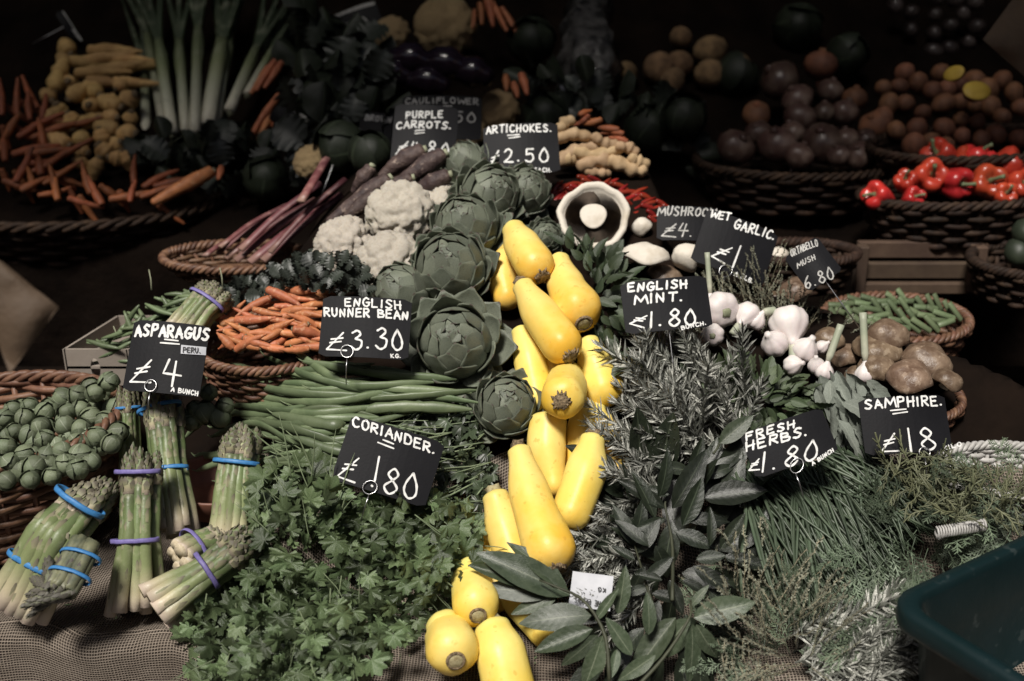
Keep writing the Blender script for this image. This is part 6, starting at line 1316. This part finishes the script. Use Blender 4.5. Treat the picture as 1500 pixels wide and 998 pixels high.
# kraft bags
def bag(label, corners, d, seed):
    t = thing('paper_bag', label, 'paper bag', P(*corners[0], d), 'brown paper bags'); rg = random.Random(seed); N = 10; (x0, y0), (x1, y1), (x2, y2), (x3, y3) = corners
    for s, nm in ((0, 'front_sheet'), (1, 'back_sheet')):
        mb = MB(); vs = []; fs = []
        for i in range(N + 1):
            for j in range(N + 1):
                u, v = i / N, j / N; x = lerp(lerp(x0, x1, u), lerp(x3, x2, u), v); y = lerp(lerp(y0, y1, u), lerp(y3, y2, u), v); e = math.sin(math.pi * u) * math.sin(math.pi * v)
                vs.append(P(x, y, d + (-.012 if s == 0 else .012) * e ** .5 + .006 * noise.noise(Vector((u * 3, v * 3, seed + s)))))
        for i in range(N):
            for j in range(N): a = i * (N + 1) + j; fs.append((a, a + 1, a + N + 2, a + N + 1))
        mb.add(vs, fs); part(nm, mb, m_kraft, t)
bag('brown paper bag hanging at the left edge', [(-40, 370), (0, 385), (84, 440), (15, 548)], 1.55, 1) if False else None
bag('brown paper bag hanging at the left edge, out of focus', [(-60, 350), (4, 384), (84, 452), (16, 548)][0:1] + [(4, 384), (86, 450), (14, 548)], 1.0, 1)
bag('brown paper bag hanging in the top right corner', [(1440, 58), (1490, -10), (1560, 40), (1510, 120)], 2.1, 2)

# ------------------------------------------------------------------ green tub, white wicker, label under the courgettes
t = thing('plastic_tub', 'dark teal plastic tub cut off by the lower right corner', 'tub', P(1420, 960, 1.15))
def rrect(cx, cy, ax, ay, hx, hy, r, n=8):
    out = []
    for k, (sx, sy) in enumerate(((1, 1), (-1, 1), (-1, -1), (1, -1))):
        for i in range(n):
            a = (k + i / (n - 1)) * math.pi / 2; out.append(cx + ax * (sx * (hx - r) + r * math.cos(a)) + ay * (sy * (hy - r) + r * math.sin(a)))
    return out
TZ = .90
pC = P(1332, 888, 1.20); 
dirR = (P(1500, 822, 1.30) - P(1352, 885, 1.21)); dirR.z = 0; dirR.normalize(); dirD = Vector((dirR.y, -dirR.x, 0))
hx, hy = .24, .17; ctr = P(1330, 882, 1.21); ctr.z += 0; ctr = ctr + dirR * (hx - .012) + dirD * (hy - .012); up = Vector((0, 0, 1))
def ring(ins, dz): return rrect(ctr + up * dz, Vector((0, 0, 0)), dirR, dirD, hx - ins, hy - ins, .035 if ins > -.005 else .04)
def rrect(c, _z, ax, ay, hx, hy, r, n=8):
    out = []
    for k, (sx, sy) in enumerate(((1, 1), (-1, 1), (-1, -1), (1, -1))):
        for i in range(n):
            a = (k + i / (n - 1)) * math.pi / 2; out.append(c + ax * (sx * (hx - r) + r * math.cos(a)) + ay * (sy * (hy - r) + r * math.sin(a)))
    return out
mb = MB(); levels = [(.03, -.22), (.012, -.03), (.006, -.028), (-.004, -.026), (-.007, -.020), (-.007, -.006), (-.004, 0), (.008, .001), (.011, -.002), (.013, -.010), (.022, -.06), (.034, -.212), (.12, -.214)]
rows_ = [ring(a, z) for a, z in levels]; n = len(rows_[0]); vs = [v for r in rows_ for v in r]
mb.add(vs, [(i * n + j, i * n + (j + 1) % n, (i + 1) * n + (j + 1) % n, (i + 1) * n + j) for i in range(len(rows_) - 1) for j in range(n)] + [tuple(range((len(rows_) - 1) * n, len(rows_) * n)), tuple(range(n))]); part('tub_body', mb, m_tub, t)
for k in range(4):
    mb = MB(); a = ctr + dirD * (hy * -.99 + .0) + dirR * (-.12 + k * .08); box(mb, a - up * .075, dirR * .003, dirD * .004, up * .042); part('rib', mb, m_tub, t, False)
w = basket('white painted wicker basket behind the samphire, right edge', P(1480, 690, 1.49), .10, .055, .05, m_wickw, 34, 7, rimr=.004, grp=None, tilt=(.15, 0), name='white_wicker_basket')
a, b = P(1372, 778, 1.375), P(1441, 767, 1.375)
mb = MB(); tube(mb, crv([a - U_ * .008, a.lerp(b, .5) + U_ * .001, b], 8), [.0045] * 8, 8); hd = part('handle', mb, m_wickw, w, label='white bound handle between the samphire and the dill')
mb = MB()
for k in range(19):
    c = a.lerp(b, k / 18) - U_ * .002; mb2 = MB(); tube(mb2, [c + (U_ * math.cos(q * .7854) - F_ * math.sin(q * .7854)) * .0068 + R_ * (q * .0002) for q in range(8)], [.0014] * 8, 5, closed=True); part('binding', mb2, m_wickw, hd, org=w.location)
q = P(866, 866, 1.335); t = thing('printed_label', 'white printed label upside down under the bay branch', 'label', q); ex = (R_ * .98 - U_ * .16).normalized(); ez = Vc(0, .5, 1); ey = ez.cross(ex).normalized(); ez = ex.cross(ey); mb = MB(); sc = 1.335 / FP
mb.add([q + ex * a * 30 * sc + ey * b * 26 * sc + ez * (.003 * math.sin(a * 1.5)) for b in (-1, 1) for a in (-1, -.5, 0, .5, 1)], [(i, i + 1, i + 6, i + 5) for i in range(4)]); part('sheet', mb, m_paper, t)
mb = MB()
for (st, yy, hh, x0, ww) in (('FINE BEANS', -14, 7.5, 24, 48), ('KG', 6, 6, 20, 12)):
    cw = ww / (len(st) * 1.1)
    for i, ch in enumerate(st):
        if ch == ' ': continue
        for stroke in GL[ch]:
            smo = stroke[0] == 'c'; pts = stroke[1:] if smo else stroke
            W_ = [q + ex * ((x0 - (i * 1.1 + g[0]) * cw) * sc) + ey * ((yy - g[1] * hh) * sc) + ez * .0042 for g in pts]
            if smo: W_ = crv(W_, 12)
            for u, v in zip(W_, W_[1:]):
                dv = (v - u).normalized(); s_ = ez.cross(dv) * .7 * sc; mb.add([u + s_, u - s_, v - s_, v + s_], [(0, 1, 2, 3)])
part('lettering', mb, m_ink, t, False)

# ------------------------------------------------------------------ price signs
def SD(x, y, l): return Sd(x, y, l)
sign('ASPARAGUS sign, £4 a bunch, with a white PERU label', (190, 468), (301, 478), (179, 572), 1.47, [('ASPARAGUS', 193, 492, 300, 499, 18, 3.8), ('£', 187, 562, 218, 563, 38, 2.6), ('4', 238, 563, 266, 566, 42, 3.0), ('A BUNCH', 251, 575, 289, 580, 7, 1.7)],
     lines=[((238, 499), (257, 501), 2.2), ((232, 504), (259, 506), 2.2)], clip=(222, 567, 8.5), patch=((262, 507, 297, 520), 'PERU.'), seed=1)
sign('ENGLISH RUNNER BEAN sign, £3.30 a kilo', (476, 434), (606, 440), (466, 522), 1.50, [('ENGLISH', 508, 450, 591, 454, 13, 2.6), ('RUNNER BEAN', 477, 464, 600, 469, 13, 2.9), ('£', 476, 515, 505, 516, 31, 2.4), ('3.30', 516, 513, 592, 514, 31, 3.0), ('KG.', 572, 525, 587, 525, 6, 1.5)], clip=(509, 517, 9), seed=2)
sign('CORIANDER sign, £1.80, tilted over the beans', (504, 604), (640, 646), (484, 702), 1.42, [('CORIANDER.', 506, 621, 629, 664, 16, 2.9, (.0, -1)), ('£', 490, 701, 516, 709, 40, 2.6, (.12, -1)), ('1', 545, 707, 556, 708, 41, 2.8, (.1, -1)), ('80', 559, 722, 610, 734, 43, 3.0, (.05, -1))],
     lines=[((552, 643), (567, 649), 2.2), ((545, 647), (568, 656), 2.2), ((543, 712), (544, 713), 3)], clip=(541, 715, 10), seed=3)
sign('ENGLISH MINT sign, £1.80 a bunch', (904, 416), (1030, 404), (917, 491), 1.52, [('ENGLISH', 917, 429, 1004, 424, 13, 3.2), ('MINT.', 927, 447, 1000, 443, 14, 3.2), ('£', 919, 476, 940, 482, 20, 2.2), ('1.80', 951, 481, 1020, 476, 26, 3.2), ('BUNCH.', 997, 485, 1034, 476, 6, 1.6)], seed=4)
sign('WET GARLIC sign, £1 a bulb, leaning right', (1028, 302), (1132, 341), (1011, 381), 1.69, [('WET', 1032, 316, 1060, 322, 13, 2.5), ('GARLIC.', 1066, 334, 1127, 350, 15, 2.6), ('£', 1037, 376, 1056, 386, 27, 2.3), ('1', 1068, 393, 1082, 397, 38, 2.5, (.25, -1)), ('A BLB.', 1073, 405, 1101, 416, 7, 1.7)], clip=(1060, 399, 9), seed=5)
sign('MUSHROOM sign behind the wet garlic sign, £4', (956, 302), (1048, 306), (962, 352), 1.76, [('MUSHROOM', 958, 316, 1044, 319, 14, 2.2), ('£4.', 966, 346, 1016, 350, 21, 2.0)], seed=6, grp='black price signs with white hand lettering', chalk=m_chalkd)
sign('FRESH HERBS sign, £1.80 a bunch, tilted to the left', (1068, 642), (1188, 602), (1108, 702), 1.38, [('FRESH', 1081, 650, 1153, 631, 12, 2.8), ('HERBS.', 1084, 665, 1176, 641, 14, 3.0), ('£', 1092, 692, 1108, 690, 16, 2.0, (-.1, -1)), ('1.80', 1114, 694, 1198, 672, 28, 3.0, (-.1, -1)), ('A BUNCH', 1190, 683, 1220, 662, 6, 1.6)], clip=(1165, 684, 10), seed=7)
sign('SAMPHIRE sign, £18 a kilo, above the white wicker', (1262, 585), (1388, 578), (1268, 668), 1.44, [('SAMPHIRE.', 1271, 600, 1386, 594, 15, 2.8), ('£', 1288, 664, 1312, 662, 30, 2.3), ('18', 1330, 662, 1374, 660, 36, 2.9, (-.12, -1)), ('KILO', 1381, 660, 1408, 653, 6, 1.6)], lines=[((1306, 603), (1328, 601), 2), ((1309, 608), (1330, 605), 2)], clip=(1350, 665, 8), seed=8)
sign('PURPLE CARROTS sign, £4.80, behind the purple carrots', (571, 152), (664, 158), (571, 240), 1.96, [('PURPLE', 589, 175, 643, 174, 11, 2.2), ('CARROTS.', 576, 189, 657, 190, 11, 2.3), ('£4.80', 577, 229, 656, 229, 22, 2.2), ('EACH', 645, 236, 658, 236, 4, 1.2)], lines=[((604, 194), (617, 193), 1.8), ((604, 198), (617, 197), 1.8)], seed=9)
sign('ARTICHOKES sign, £2.50 each', (708, 186), (817, 180), (711, 258), 1.86, [('ARTICHOKES.', 713, 197, 810, 194, 12, 2.3), ('£', 716, 247, 733, 245, 27, 2.2), ('2.50', 739, 240, 805, 238, 22, 2.5), ('EACH.', 782, 254, 808, 253, 6, 1.4)], lines=[((744, 201), (761, 200), 1.8), ((746, 205), (762, 203), 1.8)], seed=10)
sign('CAULIFLOWER sign half hidden behind the purple carrots sign', (588, 141), (704, 142), (588, 205), 2.12, [('CAULIFLOWER', 592, 153, 700, 154, 9, 1.8), ('1.50', 645, 181, 697, 181, 16, 1.9)], lines=[((648, 158), (660, 158), 1.5)], seed=11, chalk=m_chalkd)
sign('plastic covered portabello mushroom sign leaning over the brown mushrooms', (1158, 372), (1206, 340), (1186, 428), 1.62, [('ORTABELLO', 1168, 372, 1206, 356, 12, 1.7, (-.1, -1)), ('MUSH', 1174, 390, 1200, 378, 9, 1.5, (-.1, -1)), ('6.80', 1182, 424, 1222, 410, 20, 2.0, (-.15, -1))], seed=12, chalk=m_chalkd)
sign('small dark sign left of the purple carrots sign', (524, 164), (585, 170), (522, 215), 2.18, [('BROWN', 531, 177, 570, 181, 9, 2.0)], seed=13, chalk=m_chalkd, grp='small dark signs at the back')
sign('tilted dark sign at the top left of centre, pale line on it', (490, 25), (552, 0), (505, 72), 2.7, [('£3.50', 500, 58, 545, 40, 18, 2.2)], lines=[((494, 24), (550, 4), 4.5)], seed=14, chalk=m_chalkd, grp='small dark signs at the back')
sign('narrow tilted dark sign right of the hanging carrots', (412, 152), (434, 128), (420, 198), 2.35, [('£1.50', 420, 195, 450, 180, 12, 1.3)], lines=[((432, 130), (446, 175), 2.5)], seed=15, chalk=m_chalkd, grp='small dark signs at the back')
sign('small tilted dark sign beside the left back cauliflower', (484, 188), (520, 200), (470, 232), 2.10, [('£2', 476, 232, 490, 222, 10, 1.8)], lines=[((484, 188), (490, 200), 3.5), ((489, 198), (497, 206), 3)], seed=16, chalk=m_chalkd, grp='small dark signs at the back')
sign('narrow dark sign at the top left over the parsnips', (88, 12), (112, 50), (80, 20), 2.72, [], lines=[((90, 14), (108, 42), 1.8), ((106, 42), (116, 55), 4)], seed=17, chalk=m_chalkd, grp='small dark signs at the back')
